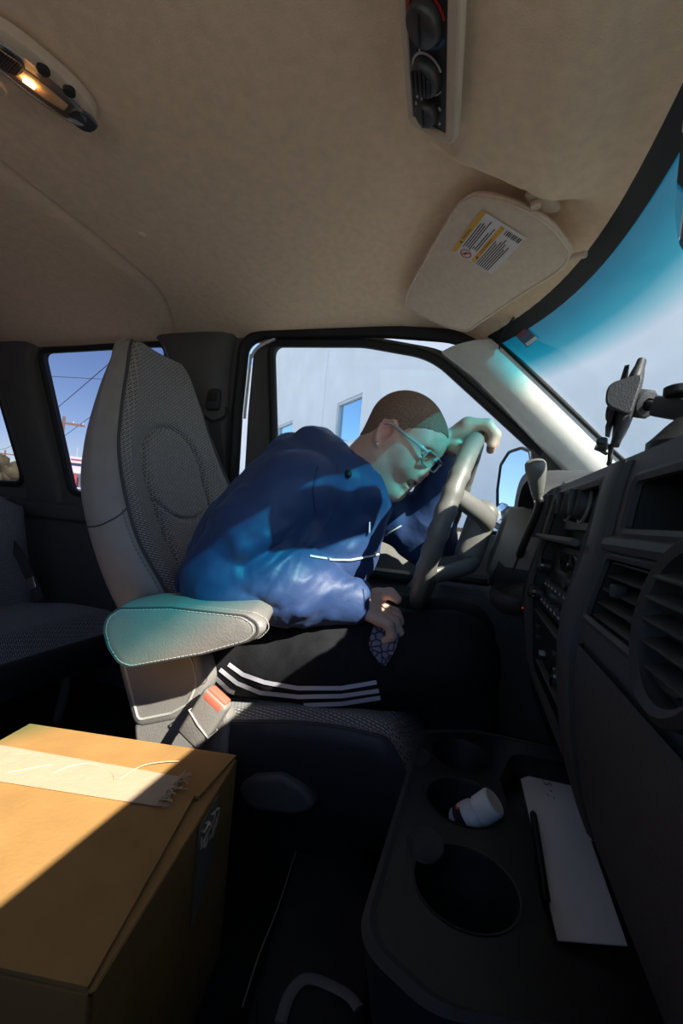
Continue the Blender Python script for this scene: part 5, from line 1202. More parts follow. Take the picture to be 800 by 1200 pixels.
# ================================================================== REAR BENCH
BY0, BY1 = 0.10, 1.24
bench = empty('rear_bench_seat', 'dark woven rear bench seat behind the driver', 'bench seat', (-1.4, 0.7, FLOOR))
def bench_top(u, v):
    x = -1.66+0.53*u; y = BY0+(BY1-BY0)*v
    z = -0.445+0.035*sstep(0, 0.7, u)-0.06*sstep(0.86, 1, u)**1.4-0.03*(1-min(1, min(v, 1-v)/0.05))**2
    z -= 0.008*math.exp(-((y-0.67)/0.008)**2)
    return (x, y, z)
NU, NV = 50, 70
V, Fc = gridsurf(NU, NV, bench_top); obj('cushion_cloth', V, Fc, M['cloth_dark'], bench, uv=[(p.x, p.y) for p in V])
rimb = [Vector(bench_top(i/20, 0)) for i in range(21)]+[Vector(bench_top(1, j/30)) for j in range(1, 31)]+[Vector(bench_top(1-i/20, 1)) for i in range(1, 21)]
def bsk(p, o_, dz):
    nx = 1 if p.x > -1.135 else 0; ny = -1 if p.y < BY0+0.02 else (1 if p.y > BY1-0.02 else 0); return p+Vector((nx*o_, ny*o_*0.6, dz))
obj('cushion_bolster', *loft_vf([rimb]+[[bsk(p, o_, dz) for p in rimb] for o_, dz in ((0.01, -0.008), (0.016, -0.04), (0.0, -0.09), (-0.05, -0.13))], False, False), M['leather_dark'], bench)
tube('edge_seam', [p+Vector((0.004, 0, -0.003)) for p in rimb[20:51]], 0.003, M['thread_dark'], bench, 6)
def bench_back(u, v):
    z = -0.47+0.42*v; y = BY0+(BY1-BY0)*u; e = min(1, min(u, 1-u)/0.06)
    return (-1.585-0.11*v+0.03*math.sqrt(max(1-(1-e)**2, 0))-0.05*sstep(0.93, 1.0, v), y, z-0.03*sstep(0.9, 1, v)*(1-e))
V, Fc = gridsurf(60, 40, bench_back); obj('backrest_cloth', V, Fc, M['cloth_dark'], bench, uv=[(p.y, p.z) for p in V])
bobj('backrest_shell', box((-1.70, (BY0+BY1)/2, -0.265), (0.11, BY1-BY0-0.01, 0.42), 0.03, Matrix.Rotation(R(-14.5), 3, 'Y')), M['leather_dark'], bench)
for y in (0.25, 1.05):
    tube('leg', smooth_path([(-1.19, y, -0.53), (-1.18, y, -0.62), (-1.20, y, -0.74)], 4), 0.014, M['grey_trim'], bench, 10)
    tube('leg', [(-1.62, y, -0.53), (-1.64, y, -0.745)], 0.014, M['grey_trim'], bench, 10)
tube('seat_rail', [(-1.20, 0.25, -0.60), (-1.20, 1.05, -0.60)], 0.012, M['black'], bench, 10)
bobj('inner_frame', box((-1.40, 0.67, -0.53), (0.48, 1.05, 0.05), 0.01), M['black'], bench)
rb = empty('rear_seat_belt', 'dark rear seat belt with metal tongue hanging beside the bench', 'seat belt', P(40, 690, Y=1.2))
pth = smooth_path([P(-20, 575, Y=1.20), P(2, 622, Y=1.18), P(22, 650, Y=1.16), P(36, 680, Y=1.14), P(46, 704, Y=1.12)], 6)
obj('webbing', *loft_vf([[p+Vector((-0.018, 0, -0.012)), p+Vector((0.018, 0, 0.012)), p+Vector((0.018, 0.003, 0.012)), p+Vector((-0.018, 0.003, -0.012))] for p in pth]), M['webbing'], rb)
bobj('tongue', box(P(37, 684, Y=1.13), (0.035, 0.01, 0.045), 0.004, Matrix.Rotation(R(-25), 3, 'Y')), M['chrome'], rb)
# ================================================================== THE DRIVER
HCn = Vector((-0.166, 0.955, 0.171)); HS = 0.90
pit, yw, rl = R(33), R(15), R(0)
hx = Vector((math.cos(pit)*math.cos(yw), -math.cos(pit)*math.sin(yw), -math.sin(pit)))
hz = Vector((math.sin(pit), 0, math.cos(pit))); hz = (hz-hx*hz.dot(hx)).normalized(); hy = hz.cross(hx)
HM = np.array([[hx.x, hy.x, hz.x], [hx.y, hy.y, hz.y], [hx.z, hy.z, hz.z]])
def H(x, y, z):
    x = x if x < 0.07 else 0.07+(x-0.07)*0.74
    return HCn+(hx*x+hy*y+hz*z)*HS
def hrot(ax, ang): return np.array(Matrix(HM.tolist()) @ Matrix.Rotation(ang, 3, ax))
NB = Vector((-0.285, 0.945, 0.055))            # neck base
RS, RE, RW = Vector((-0.335, 0.775, 0.030)), Vector((-0.435, 0.712, -0.145)), Vector((-0.205, 0.805, -0.168))
LS, LE, LW = Vector((-0.255, 1.115, 0.035)), Vector((-0.108, 1.150, -0.048)), Vector((-0.074, 1.030, 0.168))
body = SDF((-0.66, 0.62, -0.68), (0.17, 1.24, 0.30), 0.0034)
def hs(*r): return tuple(q*HS for q in r)
# head
body.ell(H(-0.012, 0, 0.034), hs(0.099, 0.077, 0.086), 0.02, HM)
body.ell(H(0.022, 0, -0.026), hs(0.070, 0.069, 0.082), 0.03, HM)
body.ell(H(0.055, 0, 0.035), hs(0.042, 0.062, 0.045), 0.03, HM)         # forehead
for s in (-1, 1):
    body.cone(H(-0.012, s*0.052, -0.052), H(0.068, s*0.014, -0.104), 0.018*HS, 0.017*HS, 0.035)     # jaw
    body.ell(H(0.058, s*0.038, -0.020), hs(0.026, 0.024, 0.022), 0.03, HM)                     # cheekbone
    body.ell(H(0.066, s*0.033, -0.046), hs(0.022, 0.021, 0.020), 0.025, HM)                      # smiling cheek
    body.cone(H(0.088, s*0.012, 0.030), H(0.078, s*0.046, 0.026), 0.010*HS, 0.008*HS, 0.016)        # brow
    body.ell(H(0.095, s*0.032, 0.008), hs(0.016, 0.019, 0.011), 0.012, HM, True)                # socket
    body.ell(H(0.079, s*0.032, 0.007), hs(0.0125, 0.014, 0.0115), 0.004, HM)                    # lid over the eye
body.cone(H(0.060, 0, -0.103), H(0.076, 0, -0.110), 0.023*HS, 0.018*HS, 0.02)                       # chin
body.cone(H(0.086, 0, 0.016), H(0.110, 0, -0.028), 0.0085*HS, 0.0125*HS, 0.012)                     # nose
for s in (-1, 1): body.ell(H(0.099, s*0.013, -0.035), hs(0.013, 0.0085, 0.0085), 0.006, HM)
body.ell(H(0.086, 0, -0.058), hs(0.017, 0.030, 0.022), 0.02, HM)                                # muzzle
lipU = [H(0.078, -0.032, -0.057), H(0.096, -0.016, -0.058), H(0.1015, 0, -0.057), H(0.096, 0.016, -0.058), H(0.078, 0.032, -0.057)]
lipL = [H(0.078, -0.033, -0.061), H(0.090, -0.017, -0.080), H(0.095, 0, -0.084), H(0.090, 0.017, -0.080), H(0.078, 0.031, -0.063)]
body.chain(lipU, [0.004, 0.006, 0.0062, 0.006, 0.004], 0.006); body.chain(lipL, [0.004, 0.0065, 0.0075, 0.0065, 0.004], 0.006)
body.chain([H(0.082, -0.029, -0.0600), H(0.101, -0.014, -0.0665), H(0.105, 0, -0.068), H(0.101, 0.014, -0.0665), H(0.082, 0.029, -0.0600)], [0.0055, 0.0082, 0.0090, 0.0082, 0.0055], 0.003, True)
for s in (-1, 1):                                                                             # ears
    er = hrot('Y', R(12)); ez = -0.013
    body.ell(H(-0.008, s*0.0770, 0.002+ez), hs(0.024, 0.0085, 0.035), 0.008, er)
    body.ell(H(-0.004, s*0.0850, 0.003+ez), hs(0.013, 0.0080, 0.022), 0.005, er, True)
    body.chain([H(0.010, s*0.0795, 0.020+ez), H(-0.006, s*0.085, 0.036+ez), H(-0.025, s*0.0865, 0.024+ez), H(-0.026, s*0.085, 0.0+ez), H(-0.014, s*0.082, -0.023+ez), H(-0.003, s*0.0785, -0.031+ez)], [0.0036]*4+[0.0045, 0.0052], 0.003)
    body.ell(H(0.008, s*0.0735, -0.002+ez), hs(0.006, 0.005, 0.008), 0.004, HM)
# neck, trunk, arms, legs
body.cone(H(-0.035, 0, -0.035), NB, 0.053, 0.060, 0.03)
body.cone(H(0.015, 0, -0.085), NB+Vector((0.04, 0, -0.02)), 0.034, 0.05, 0.035)
for s in (-1, 1):
    body.chain([Vector((-0.49, 0.95+s*0.06, -0.25)), Vector((-0.44, 0.95+s*0.07, -0.11)), Vector((-0.375, 0.95+s*0.085, -0.01)), Vector((-0.33, 0.95+s*0.05, 0.03))], [0.10, 0.10, 0.09, 0.06], 0.04)
body.cone(NB, RS, 0.055, 0.05, 0.03); body.cone(NB, LS, 0.055, 0.05, 0.03)
body.chain([RS, RE, RW], [0.050, 0.042, 0.028], 0.02); body.chain([LS, LE, LW], [0.050, 0.042, 0.027], 0.02)
for s, y0, y1 in ((-1, 0.865, 0.878), (1, 1.04, 1.04)):
    body.chain([Vector((-0.47, y0, -0.268)), Vector((-0.02, y1, -0.262)), Vector((0.06, y1+0.02, -0.60))], [0.085, 0.058, 0.035], 0.03)
# left hand closed over the rim just beyond its top
for i, y in enumerate((0.958, 0.979, 1.000, 1.019)):
    dz = (0.0, 0.003, -0.002, -0.010)[i]; c = Vector((0, 0, dz))
    K = Vector((-0.026, y+0.003, 0.214))+c
    body.cone(LW+Vector((0.008, (y-0.99)*0.5, 0.006)), K, 0.021, 0.0145, 0.018)
    body.chain([K, Vector((0.015, y, 0.213))+c, Vector((0.0325, y-0.001, 0.192))+c*0.6, Vector((0.027, y-0.001, 0.170))], [0.0145, 0.0130, 0.0118, 0.0102], 0.005)
body.ell((-0.040, 0.990, 0.194), (0.040, 0.040, 0.021), 0.018, np.array(Matrix.Rotation(R(-32), 3, 'Y')))
body.chain([Vector((-0.056, 1.0, 0.170)), Vector((-0.050, 0.968, 0.166)), Vector((-0.038, 0.948, 0.156)), Vector((-0.026, 0.940, 0.142))], [0.018, 0.0135, 0.0115, 0.0095], 0.008)
# right hand relaxed above the thigh
for i in range(4):
    y = 0.842-i*0.0185; z = -0.183-0.004*i
    a = RW+Vector((0.005, (i-1.5)*-0.008, -0.004)); K = Vector((-0.150+0.004*(i in (1, 2)), y, z)); Lf = (0.9, 1.0, 0.95, 0.78)[i]
    body.cone(a, K, 0.019, 0.0115, 0.014)
    body.chain([K, K+Vector((0.026*Lf, 0.0, -0.006)), K+Vector((0.036*Lf, 0.0, -0.026)), K+Vector((0.020*Lf, 0, -0.036))], [0.0108, 0.0095, 0.0088, 0.008], 0.004)
body.chain([RW+Vector((0.012, 0.012, 0.006)), Vector((-0.165, 0.840, -0.158)), Vector((-0.142, 0.842, -0.152)), Vector((-0.126, 0.840, -0.162))], [0.016, 0.0125, 0.0105, 0.009], 0.008)
V, Q = body.mesh(); V = relax(V, Q, 1, 0.4); del body.f
# skin: warm base, soft pink at ears, nose, lips and knuckles, a few freckles
m, n, l, b = nt('skin'); b.inputs['Roughness'].default_value = 0.48; b.inputs['Subsurface Weight'].default_value = 0.12; b.inputs['Subsurface Radius'].default_value = (0.008, 0.003, 0.0015); b.inputs['Subsurface Scale'].default_value = 1.0
at = n.new('ShaderNodeVertexColor'); at.layer_name = 'flush'; tc = n.new('ShaderNodeTexCoord')
nz = n.new('ShaderNodeTexNoise'); nz.inputs['Scale'].default_value = 35; nz.inputs['Detail'].default_value = 5; l.new(tc.outputs['Object'], nz.inputs['Vector'])
r0 = n.new('ShaderNodeValToRGB'); e = r0.color_ramp.elements; e[0].position = 0.3; e[0].color = (0.56, 0.34, 0.25, 1); e[1].position = 0.7; e[1].color = (0.64, 0.42, 0.33, 1); l.new(nz.outputs['Fac'], r0.inputs[0])
mx = n.new('ShaderNodeMix'); mx.data_type = 'RGBA'; mx.inputs[7].default_value = (0.60, 0.20, 0.17, 1); l.new(r0.outputs[0], mx.inputs[6]); l.new(at.outputs['Color'], mx.inputs[0])
vo_ = n.new('ShaderNodeTexVoronoi'); vo_.inputs['Scale'].default_value = 70; l.new(tc.outputs['Object'], vo_.inputs['Vector']); r1 = n.new('ShaderNodeValToRGB'); e = r1.color_ramp.elements; e[0].position = 0.06; e[0].color = (0.55, 0.45, 0.42, 1); e[1].position = 0.14; e[1].color = (1, 1, 1, 1); l.new(vo_.outputs['Distance'], r1.inputs[0])
m2_ = n.new('ShaderNodeMix'); m2_.data_type = 'RGBA'; m2_.blend_type = 'MULTIPLY'; m2_.inputs[0].default_value = 0.5; l.new(mx.outputs[2], m2_.inputs[6]); l.new(r1.outputs[0], m2_.inputs[7]); l.new(m2_.outputs[2], b.inputs['Base Color'])
bp_ = n.new('ShaderNodeBump'); bp_.inputs['Strength'].default_value = 0.15; bp_.inputs['Distance'].default_value = 0.001; n2_ = n.new('ShaderNodeTexNoise'); n2_.inputs['Scale'].default_value = 400; l.new(tc.outputs['Object'], n2_.inputs['Vector']); l.new(n2_.outputs['Fac'], bp_.inputs['Height']); l.new(bp_.outputs[0], b.inputs['Normal'])
me = np_mesh('person', V, Q)
hl = (V-np.array(HCn)) @ HM/HS                                    # vertices in the head's own frame
def spotm(c, r): return np.exp(-(((hl-np.array(c))/np.array(r))**2).sum(1))
fl_ = np.zeros(len(V))
for p_, r_ in (((0.118, 0, -0.030), (0.018, 0.02, 0.018)), ((0.098, 0, -0.057), (0.012, 0.028, 0.007)), ((0.094, 0, -0.079), (0.012, 0.026, 0.008)), ((-0.005, -0.086, 0.0), (0.03, 0.014, 0.04)), ((-0.005, 0.086, 0.0), (0.03, 0.014, 0.04))): fl_ = np.maximum(fl_, spotm(p_, r_)*0.75)
colr = np.stack([fl_, fl_, fl_, np.ones(len(V))], 1).astype(np.float32); ca = me.color_attributes.new('flush', 'FLOAT_COLOR', 'POINT'); ca.data.foreach_set('color', colr.ravel())
person = link('person', me, m); tag(person, 'person in navy jacket leaning onto the steering wheel, laughing', 'person')
# ---- close-cropped hair: a thin cap cut along the hairline
hair = SDF(HCn-Vector((.15, .15, .15)), HCn+Vector((.15, .15, .16)), 0.003)
hair.ell(H(-0.012, 0, 0.034), hs(0.1015, 0.0795, 0.0885), 0.02, HM).ell(H(0.055, 0, 0.035), hs(0.0435, 0.0635, 0.0470), 0.03, HM)
hair.ell(H(0.022, 0, -0.026), hs(0.071, 0.0705, 0.083), 0.03, HM)
hair.cone(H(-0.035, 0, -0.035), NB, 0.0545, 0.0615, 0.03)
gx, gy, gz = np.meshgrid(*hair.ax, indexing='ij'); hp_ = (np.stack([gx, gy, gz], -1)-np.array(HCn)) @ HM/HS
HLN = [(-0.12, -0.045), (-0.075, -0.050), (-0.045, -0.035), (-0.030, -0.020), (-0.026, 0.006), (-0.004, 0.030), (0.010, 0.014), (0.022, 0.012), (0.030, 0.028), (0.050, 0.042), (0.072, 0.058), (0.090, 0.070), (0.12, 0.078)]
xs = np.array([a for a, _ in HLN]); zs_ = np.array([b_ for _, b_ in HLN])
cut = np.interp(hp_[..., 0], xs, zs_)-hp_[..., 2]
core = SDF(hair.lo, hair.lo+np.array([(k-1)*hair.h for k in hair.n]), 0.003)
cut = cut+0.0035*np.sin(hp_[..., 1]*900)*np.sin(hp_[..., 0]*1100+hp_[..., 1]*300)
hair.f = np.maximum(hair.f, cut.astype(np.float32)*0.8)
Vh, Qh = hair.mesh()
m, n, l, b = nt('cropped_hair'); b.inputs['Roughness'].default_value = 0.85; b.inputs['Specular IOR Level'].default_value = 0.2
tc = n.new('ShaderNodeTexCoord'); nz = n.new('ShaderNodeTexNoise'); nz.inputs['Scale'].default_value = 700; nz.inputs['Detail'].default_value = 2; l.new(tc.outputs['Object'], nz.inputs['Vector'])
r0 = n.new('ShaderNodeValToRGB'); e = r0.color_ramp.elements; e[0].position = 0.35; e[0].color = (0.11, 0.065, 0.045, 1); e[1].position = 0.7; e[1].color = (0.36, 0.225, 0.16, 1); l.new(nz.outputs['Fac'], r0.inputs[0]); l.new(r0.outputs[0], b.inputs['Base Color'])
bp_ = n.new('ShaderNodeBump'); bp_.inputs['Strength'].default_value = 0.6; bp_.inputs['Distance'].default_value = 0.002; l.new(nz.outputs['Fac'], bp_.inputs['Height']); l.new(bp_.outputs[0], b.inputs['Normal'])
hr = link('hair', np_mesh('hair', Vh, Qh), m, person); hr['label'] = 'closely cropped brown hair'
# ---- eyebrow, teeth, earring
for s in (-1, 1):
    tube('eyebrow', smooth_path([H(0.0975, s*0.012, 0.027), H(0.096, s*0.030, 0.032), H(0.081, s*0.051, 0.028)], 4), [0.0012, 0.0016, 0.0018, 0.0019, 0.0018, 0.0016, 0.0014, 0.0011, 0.0008], m, person, 6, False, 1.4)
    tube('eyelash', smooth_path([H(0.0925, s*0.020, 0.001), H(0.0945, s*0.032, -0.002), H(0.086, s*0.045, 0.001)], 4), 0.0011, M['ink'], person, 5)
tw = []
for k in range(8):
    t = -0.021+k*0.006; x = 0.0990-0.013*(abs(t)/0.021)**2
    b_ = box((0, 0, 0), (0.004, 0.0060, 0.0095), 0.0012); c = H(x, t, -0.0640+0.0015*(abs(t)/0.021)**2)
    bmesh.ops.transform(b_, matrix=Matrix.Translation(c) @ Matrix(HM.tolist()).to_4x4(), verts=b_.verts[:]); bobj('tooth', b_, mat('tooth_white', (0.72, 0.66, 0.58), 0.3) if k == 0 else bpy.data.materials['tooth_white'], person)
er_ = H(-0.004, -0.0850, -0.042); obj('earring', *lathe_vf([(0.0024, -0.001), (0.0024, 0.0015), (0, 0.002)], er_, -hy, 10), M['chrome'], person)
# ---- clear-framed glasses
gm = mat('clear_frame', (0.55, 0.62, 0.60), 0.15, spec=0.8); gm.node_tree.nodes['Principled BSDF'].inputs['Transmission Weight'].default_value = 0.45
gl_ = empty('glasses', None, None, H(0.11, 0, 0)); gl_.parent = person; gl_['label'] = 'pale clear-framed glasses'
def gpart(name, V, Fc, mt):
    return obj(name, V, Fc, mt, gl_)
gl_.location = (0, 0, 0)
for s in (-1, 1):
    rim2 = rpoly([(-0.025, -0.017), (0.024, -0.015), (0.027, 0.015), (-0.026, 0.018)], [0.013, 0.013, 0.008, 0.008], 5)
    pts = [H(0.113-0.004*abs(s*0.033+a)/0.05, s*0.033+a, 0.002+b_) for a, b_ in [(a*s, b_) for a, b_ in rim2]]
    gpart('lens_rim', *tube_vf(pts, 0.0023, 8, True), gm)
    gpart('lens', pts, [tuple(range(len(pts)))], M['lens'])
    gpart('temple', *tube_vf(smooth_path([H(0.109, s*0.061, 0.012), H(0.085, s*0.0735, 0.013), H(0.03, s*0.081, 0.014), H(-0.008, s*0.0845, 0.014), H(-0.032, s*0.083, -0.004)], 5), 0.0024, 8, False, 1.5, (0, 0, 1)), gm)
gpart('bridge', *tube_vf(smooth_path([H(0.1125, -0.010, 0.008), H(0.117, 0, 0.011), H(0.1125, 0.010, 0.008)], 4), 0.0022, 8), gm)
# ---- jacket
jk = SDF((-0.72, 0.58, -0.40), (0.0, 1.30, 0.24), 0.0048)
for s in (-1, 1):
    jk.chain([Vector((-0.490, 0.95+s*0.085, -0.240)), Vector((-0.485, 0.95+s*0.088, -0.19)), Vector((-0.440, 0.95+s*0.090, -0.09)), Vector((-0.375, 0.95+s*0.095, 0.0)), Vector((-0.320, 0.95+s*0.06, 0.045))], [0.108, 0.126, 0.128, 0.112, 0.078], 0.05)
jk.cone((-0.36, 0.95, -0.10), (-0.27, 0.945, 0.0), 0.12, 0.085, 0.06)
jk.cone((-0.34, 0.92, -0.19), (-0.30, 0.93, -0.10), 0.09, 0.10, 0.06)
jk.cone(NB, RS, 0.07, 0.068, 0.04); jk.cone(NB, LS, 0.07, 0.068, 0.04)
RC = RE+(RW-RE)*1.0; LCf = LE+(LW-LE)*0.93
jk.chain([RS, RS*0.5+RE*0.5+Vector((-0.012, -0.008, 0)), RE], [0.074, 0.075, 0.070], 0.03); jk.chain([RE, RE*0.5+RW*0.5+Vector((0, 0, 0.006)), RC], [0.070, 0.066, 0.044], 0.03)
jk.chain([LS, LE, LCf], [0.076, 0.070, 0.042], 0.03)
# hood bunched behind the neck and collar round it
jk.chain([Vector((-0.405, 0.88, 0.105)), Vector((-0.415, 0.94, 0.115)), Vector((-0.405, 1.0, 0.105))], [0.050, 0.056, 0.05], 0.03)
jk.chain([Vector((-0.350, 0.865, 0.105)), Vector((-0.360, 0.90, 0.138)), Vector((-0.362, 0.945, 0.145)), Vector((-0.350, 1.0, 0.125))], [0.034, 0.042, 0.044, 0.04], 0.02)
cax = (H(-0.03, 0, -0.06)-NB).normalized(); ca_, cb_, _ = frame(cax); cc = NB+cax*0.062+Vector((-0.014, 0, 0.002))
ringp = [cc+(ca_*math.cos(2*math.pi*k/20)+cb_*math.sin(2*math.pi*k/20))*0.078 for k in range(21)]
jk.chain(ringp, [0.014]*21, 0.010); ringp2 = [cc-cax*0.035+(ca_*math.cos(2*math.pi*k/20)+cb_*math.sin(2*math.pi*k/20))*0.090 for k in range(21)]; jk.chain(ringp2, [0.027]*21, 0.025)
jk.cone(cc-cax*0.012, cc+cax*0.07, 0.061, 0.068, 0.006, True)
# cuffs hollowed
d_ = (RW-RE).normalized(); jk.cone(RC+d_*0.028, RC+d_*0.07, 0.033, 0.036, 0.006, True); d_ = (LW-LE).normalized(); jk.cone(LCf+d_*0.02, LCf+d_*0.06, 0.030, 0.034, 0.006, True)
Vj, Qj = jk.mesh(); Vj = relax(Vj, Qj, 2, 0.5); Nj = vnormals(Vj, Qj)
# crumpled nylon: ridged creases along the normal
def crumple(V, N, amp, fr, seed, C=None):
    out = np.empty(len(V)); off = Vector((seed, seed*1.7, seed*0.3))
    for i, p in enumerate(V if C is None else C):
        q = Vector(p)*fr; w = noise.noise_vector(q*0.5+off)*0.6
        out[i] = (1-2.2*abs(noise.noise(q+w+off)))*amp+noise.noise(q*2.7+off)*amp*0.35
    return V+N*out[:, None]
bj = BVHTree.FromPolygons([Vector(v) for v in Vj], Qj.tolist())
def fold(V, N, bvh, p0, p1, amp, w):
    a, b_ = on_bvh(bvh, *p0), on_bvh(bvh, *p1)
    if a is None or b_ is None or (a-b_).length > 0.2: return np.zeros(len(V))
    a, b_ = np.array(a), np.array(b_); ab = b_-a; t = ((V-a) @ ab)/(ab @ ab); tc_ = np.clip(t, 0, 1)
    d = np.linalg.norm(V-a-tc_[:, None]*ab, axis=1); taper = np.sin(np.pi*np.clip(0.12+0.8*tc_, 0, 1))
    return amp*taper*np.exp(-(d/w)**2)
dsp = np.zeros(len(Vj))
for p0, p1, amp, w in (((300, 672), (352, 630), 0.010, 0.010), ((322, 700), (368, 648), 0.010, 0.011), ((350, 716), (392, 660), 0.010, 0.010), ((385, 722), (405, 676), 0.008, 0.009), ((270, 650), (335, 618), 0.009, 0.011), ((400, 690), (424, 680), 0.006, 0.007), ((310, 560), (345, 600), 0.008, 0.014), ((262, 610), (300, 655), 0.009, 0.014),
        ((312, 688), (360, 640), -0.010, 0.008), ((338, 710), (380, 655), -0.010, 0.008), ((286, 662), (344, 624), -0.009, 0.008), ((370, 720), (398, 668), -0.008, 0.007), ((330, 575), (360, 620), -0.007, 0.012), ((240, 640), (290, 668), -0.008, 0.012), ((395, 600), (372, 668), -0.012, 0.012), ((415, 640), (395, 670), 0.008, 0.010), ((430, 650), (405, 680), -0.008, 0.008), ((350, 530), (372, 570), -0.005, 0.012), ((300, 545), (330, 530), -0.006, 0.010), ((280, 690), (330, 715), -0.007, 0.010)):
    dsp += fold(Vj, Nj, bj, p0, p1, amp, w)
Vj = Vj+Nj*dsp[:, None]; Vj = relax(Vj, Qj, 1, 0.4); Nj = vnormals(Vj, Qj)
Vj = crumple(Vj, Nj, 0.0040, 11.0, 3.1); Nj = vnormals(Vj, Qj)
# finer creases gather round the elbow and the lower sleeve
ce = np.array(RE*0.6+RW*0.4); wgt = np.exp(-(np.linalg.norm(Vj-ce, axis=1)/0.11)**2)[:, None]
fd = np.array((RW-RE).normalized()*0.8+Vector((0.3, 0, -0.55))); fd /= np.linalg.norm(fd)
Vf = crumple(Vj, Nj, 0.0060, 9.0, 5.7, Vj+np.outer(Vj @ fd, fd)*2.6); Vj = Vj*(1-wgt)+Vf*wgt
Vf = crumple(Vj, Nj, 0.0016, 24.0, 9.3); Vj = Vj*0.5+Vf*0.5
m, n, l, b = nt('navy_nylon'); b.inputs['Roughness'].default_value = 0.5; b.inputs['Base Color'].default_value = (0.026, 0.053, 0.142, 1); b.inputs['Sheen Weight'].default_value = 0.1; b.inputs['Sheen Tint'].default_value = (0.5, 0.6, 1, 1); b.inputs['Specular IOR Level'].default_value = 0.35
tc = n.new('ShaderNodeTexCoord'); n1_ = n.new('ShaderNodeTexNoise'); n1_.inputs['Scale'].default_value = 28; n1_.inputs['Detail'].default_value = 3; n1_.inputs['Distortion'].default_value = 0.2; l.new(tc.outputs['Object'], n1_.inputs['Vector'])
bp_ = n.new('ShaderNodeBump'); bp_.inputs['Strength'].default_value = 0.2; bp_.inputs['Distance'].default_value = 0.010; l.new(n1_.outputs['Fac'], bp_.inputs['Height']); l.new(bp_.outputs[0], b.inputs['Normal'])
M['nylon'] = m
jacket = link('jacket', np_mesh('jacket', Vj, Qj), m, person); jacket['label'] = 'crumpled navy blue hooded jacket'
bj = BVHTree.FromPolygons([Vector(v) for v in Vj], Qj.tolist())
def surf_line(bvh, pts, lift, n=6):
    out = []
    for a, b_ in zip(pts, pts[1:]):
        for k in range(n):
            p = on_bvh(bvh, a[0]+(b_[0]-a[0])*k/n, a[1]+(b_[1]-a[1])*k/n, lift)
            if p is not None: out.append(p)
    p = on_bvh(bvh, *pts[-1], lift)
    if p is not None: out.append(p)
    return out
def clean(pts, mx=0.03):
    """runs without depth jumps"""
    if not pts: return []
    runs = [[pts[0]]]
    for p in pts[1:]:
        if (p-runs[-1][-1]).length < mx: runs[-1].append(p)
        else: runs.append([p])
    return [r for r in runs if len(r) > 2]
wr = mat('reflective_piping', (0.75, 0.75, 0.70), 0.4)
for line in ([(362, 652), (385, 656), (410, 656), (432, 652), (452, 646)], [(452, 627), (470, 616)]):
    for r_ in clean(surf_line(bj, line, 0.002)): tube('piping', r_, 0.0035, wr, jacket, 6, False, 0.6)
sm_ = mat('seam_navy', (0.012, 0.02, 0.06), 0.8)
for line in ([(372, 545), (366, 575), (370, 605)], [(425, 690), (428, 712)]):
    for r_ in clean(surf_line(bj, line, 0.0006)): tube('seam', r_, 0.0009, sm_, jacket, 5)
zp = on_bvh(bj, 432, 612, 0.004)
if zp is not None: tube('zip_pull', [zp, zp+Vector((0.002, -0.002, -0.022))], 0.003, M['chrome'], jacket, 6)
tq = on_bvh(bj, 407, 556, 0.004)
if tq is not None: obj('drawcord_toggle', *lathe_vf([(0.005, -0.007), (0.0065, -0.003), (0.0065, 0.004), (0.004, 0.008), (0, 0.009)], tq, (0.3, -0.5, -0.6), 12), M['rubber'], jacket)
# ---- wristband
d_ = (LW-LE).normalized(); a_, b__, _ = frame(d_); tube('wristband', [LW-d_*0.004+(a_*math.cos(2*math.pi*k/24)+b__*math.sin(2*math.pi*k/24))*0.031 for k in range(24)], 0.0028, M['rubber'], person, 6, True, 1.8, d_)
# ---- track trousers with three white stripes, shoes
pt = SDF((-0.68, 0.70, -0.74), (0.18, 1.24, -0.10), 0.0055)
for y0, y1 in ((0.862, 0.878), (1.04, 1.04)):
    pt.chain([Vector((-0.475, y0, -0.290)), Vector((-0.25, (y0+y1)/2-0.004, -0.280)), Vector((-0.015, y1, -0.266)), Vector((0.065, y1+0.022, -0.64))], [0.104, 0.096, 0.080, 0.056], 0.03)
pt.chain([Vector((-0.475, 0.838, -0.318)), Vector((-0.25, 0.842, -0.314)), Vector((-0.06, 0.865, -0.298))], [0.088, 0.084, 0.068], 0.04)
pt.cone((-0.49, 0.90, -0.275), (-0.49, 1.0, -0.275), 0.116, 0.116, 0.04)
Vp, Qp = pt.mesh(); Vp = relax(Vp, Qp, 1, 0.5); Np = vnormals(Vp, Qp); Vp = crumple(Vp, Np, 0.003, 13.0, 8.2)
M['trouser'] = mat('black_jersey', (0.012, 0.012, 0.014), 0.8, 60, 0.2, 0.3, 250, spec=0.2)
trs = link('trousers', np_mesh('trousers', Vp, Qp), M['trouser'], person); trs['label'] = 'black track trousers with three white side stripes'
bpv = BVHTree.FromPolygons([Vector(v) for v in Vp], Qp.tolist())
ws_ = mat('stripe_white', (0.72, 0.68, 0.74), 0.7)
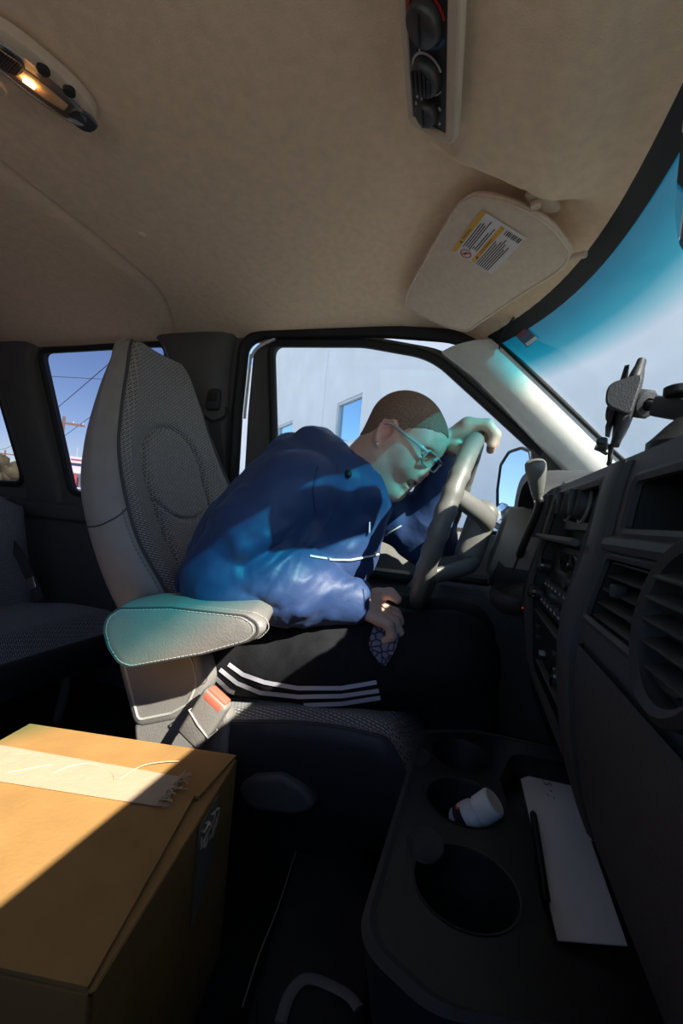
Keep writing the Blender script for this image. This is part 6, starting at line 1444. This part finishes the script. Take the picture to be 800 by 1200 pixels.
def ribbon(name, line, w, bvh, mt, parent, lift=0.0016):
    up, dn = [], []
    for a, b_ in zip(line, line[1:]):
        for k in range(8):
            x, y = a[0]+(b_[0]-a[0])*k/8, a[1]+(b_[1]-a[1])*k/8; tx, ty = b_[0]-a[0], b_[1]-a[1]; L_ = math.hypot(tx, ty); nx_, ny_ = -ty/L_, tx/L_
            p = on_bvh(bvh, x+nx_*w/2, y+ny_*w/2, lift); q = on_bvh(bvh, x-nx_*w/2, y-ny_*w/2, lift)
            if p is None or q is None or (p-q).length > 0.03: continue
            up.append(p); dn.append(q)
    nn = len(up)
    if nn < 2: return None
    return obj(name, up+dn, [(i, i+1, nn+i+1, nn+i) for i in range(nn-1) if (up[i]-up[i+1]).length < 0.05 and (dn[i]-dn[i+1]).length < 0.05], mt, parent)
for line in ([(268, 778), (285, 790), (310, 799), (350, 806), (400, 806), (447, 798)], [(258, 784), (278, 800), (305, 811), (350, 816), (400, 815), (450, 808)], [(249, 790), (268, 808), (295, 821), (350, 826), (400, 824), (452, 816)]):
    ribbon('stripe', line, 5.0, bpv, ws_, trs)
for y1 in (0.90, 1.062):
    s_ = SDF((-0.02, y1-0.08, FLOOR), (0.34, y1+0.08, -0.56), 0.006)
    s_.cone((0.06, y1, -0.70), (0.06, y1, -0.62), 0.045, 0.045, 0.02).ell((0.10, y1, -0.705), (0.12, 0.042, 0.042), 0.03).rbox((0.11, y1, -0.735), (0.14, 0.045, 0.014), 0.012, 0.01)
    Vs, Qs = s_.mesh(); link('shoe', np_mesh('shoe', Vs, Qs), M['black'], person)
# ---- patterned cloth hanging from the hand over the thigh
m, n, l, b = nt('paisley_cloth'); b.inputs['Roughness'].default_value = 0.9; tc = n.new('ShaderNodeTexCoord'); vv = n.new('ShaderNodeTexVoronoi'); vv.feature = 'DISTANCE_TO_EDGE'; vv.inputs['Scale'].default_value = 70; l.new(tc.outputs['Object'], vv.inputs['Vector'])
r0 = n.new('ShaderNodeValToRGB'); e = r0.color_ramp.elements; e[0].position = 0.05; e[0].color = (0.03, 0.025, 0.05, 1); e[1].position = 0.16; e[1].color = (0.22, 0.20, 0.27, 1); l.new(vv.outputs['Distance'], r0.inputs[0]); l.new(r0.outputs[0], b.inputs['Base Color'])
rows = [(731, 440, 469), (738, 437, 468), (746, 434, 467), (755, 432, 465), (763, 434, 462), (771, 440, 457), (779, 447, 452)]
up_ = []
for y, x0, x1 in rows:
    r_ = []
    for k in range(7):
        p = on_bvh(bpv, x0+(x1-x0)*k/6, y, 0.006)
        if p is None: p = P(x0+(x1-x0)*k/6, y, Y=0.80)
        r_.append(p+Vector((0, -0.003*math.sin(k*1.4), 0)))
    up_.append(r_)
V_, F_ = loft_vf(up_, False, False); nb = len(V_)
F2 = [tuple(reversed([i+nb for i in f])) for f in F_]
cl = obj('patterned_cloth', V_+[p+Vector((0, 0.003, -0.001)) for p in V_], F_+F2, m); tag(cl, 'grey paisley cloth hanging over the black trouser leg', 'cloth')
# ------------------------------------------------------------------ lift everything so that the road is at z = 0
for o in list(COL.objects):
    if o.parent is None: o.location.z += LIFT
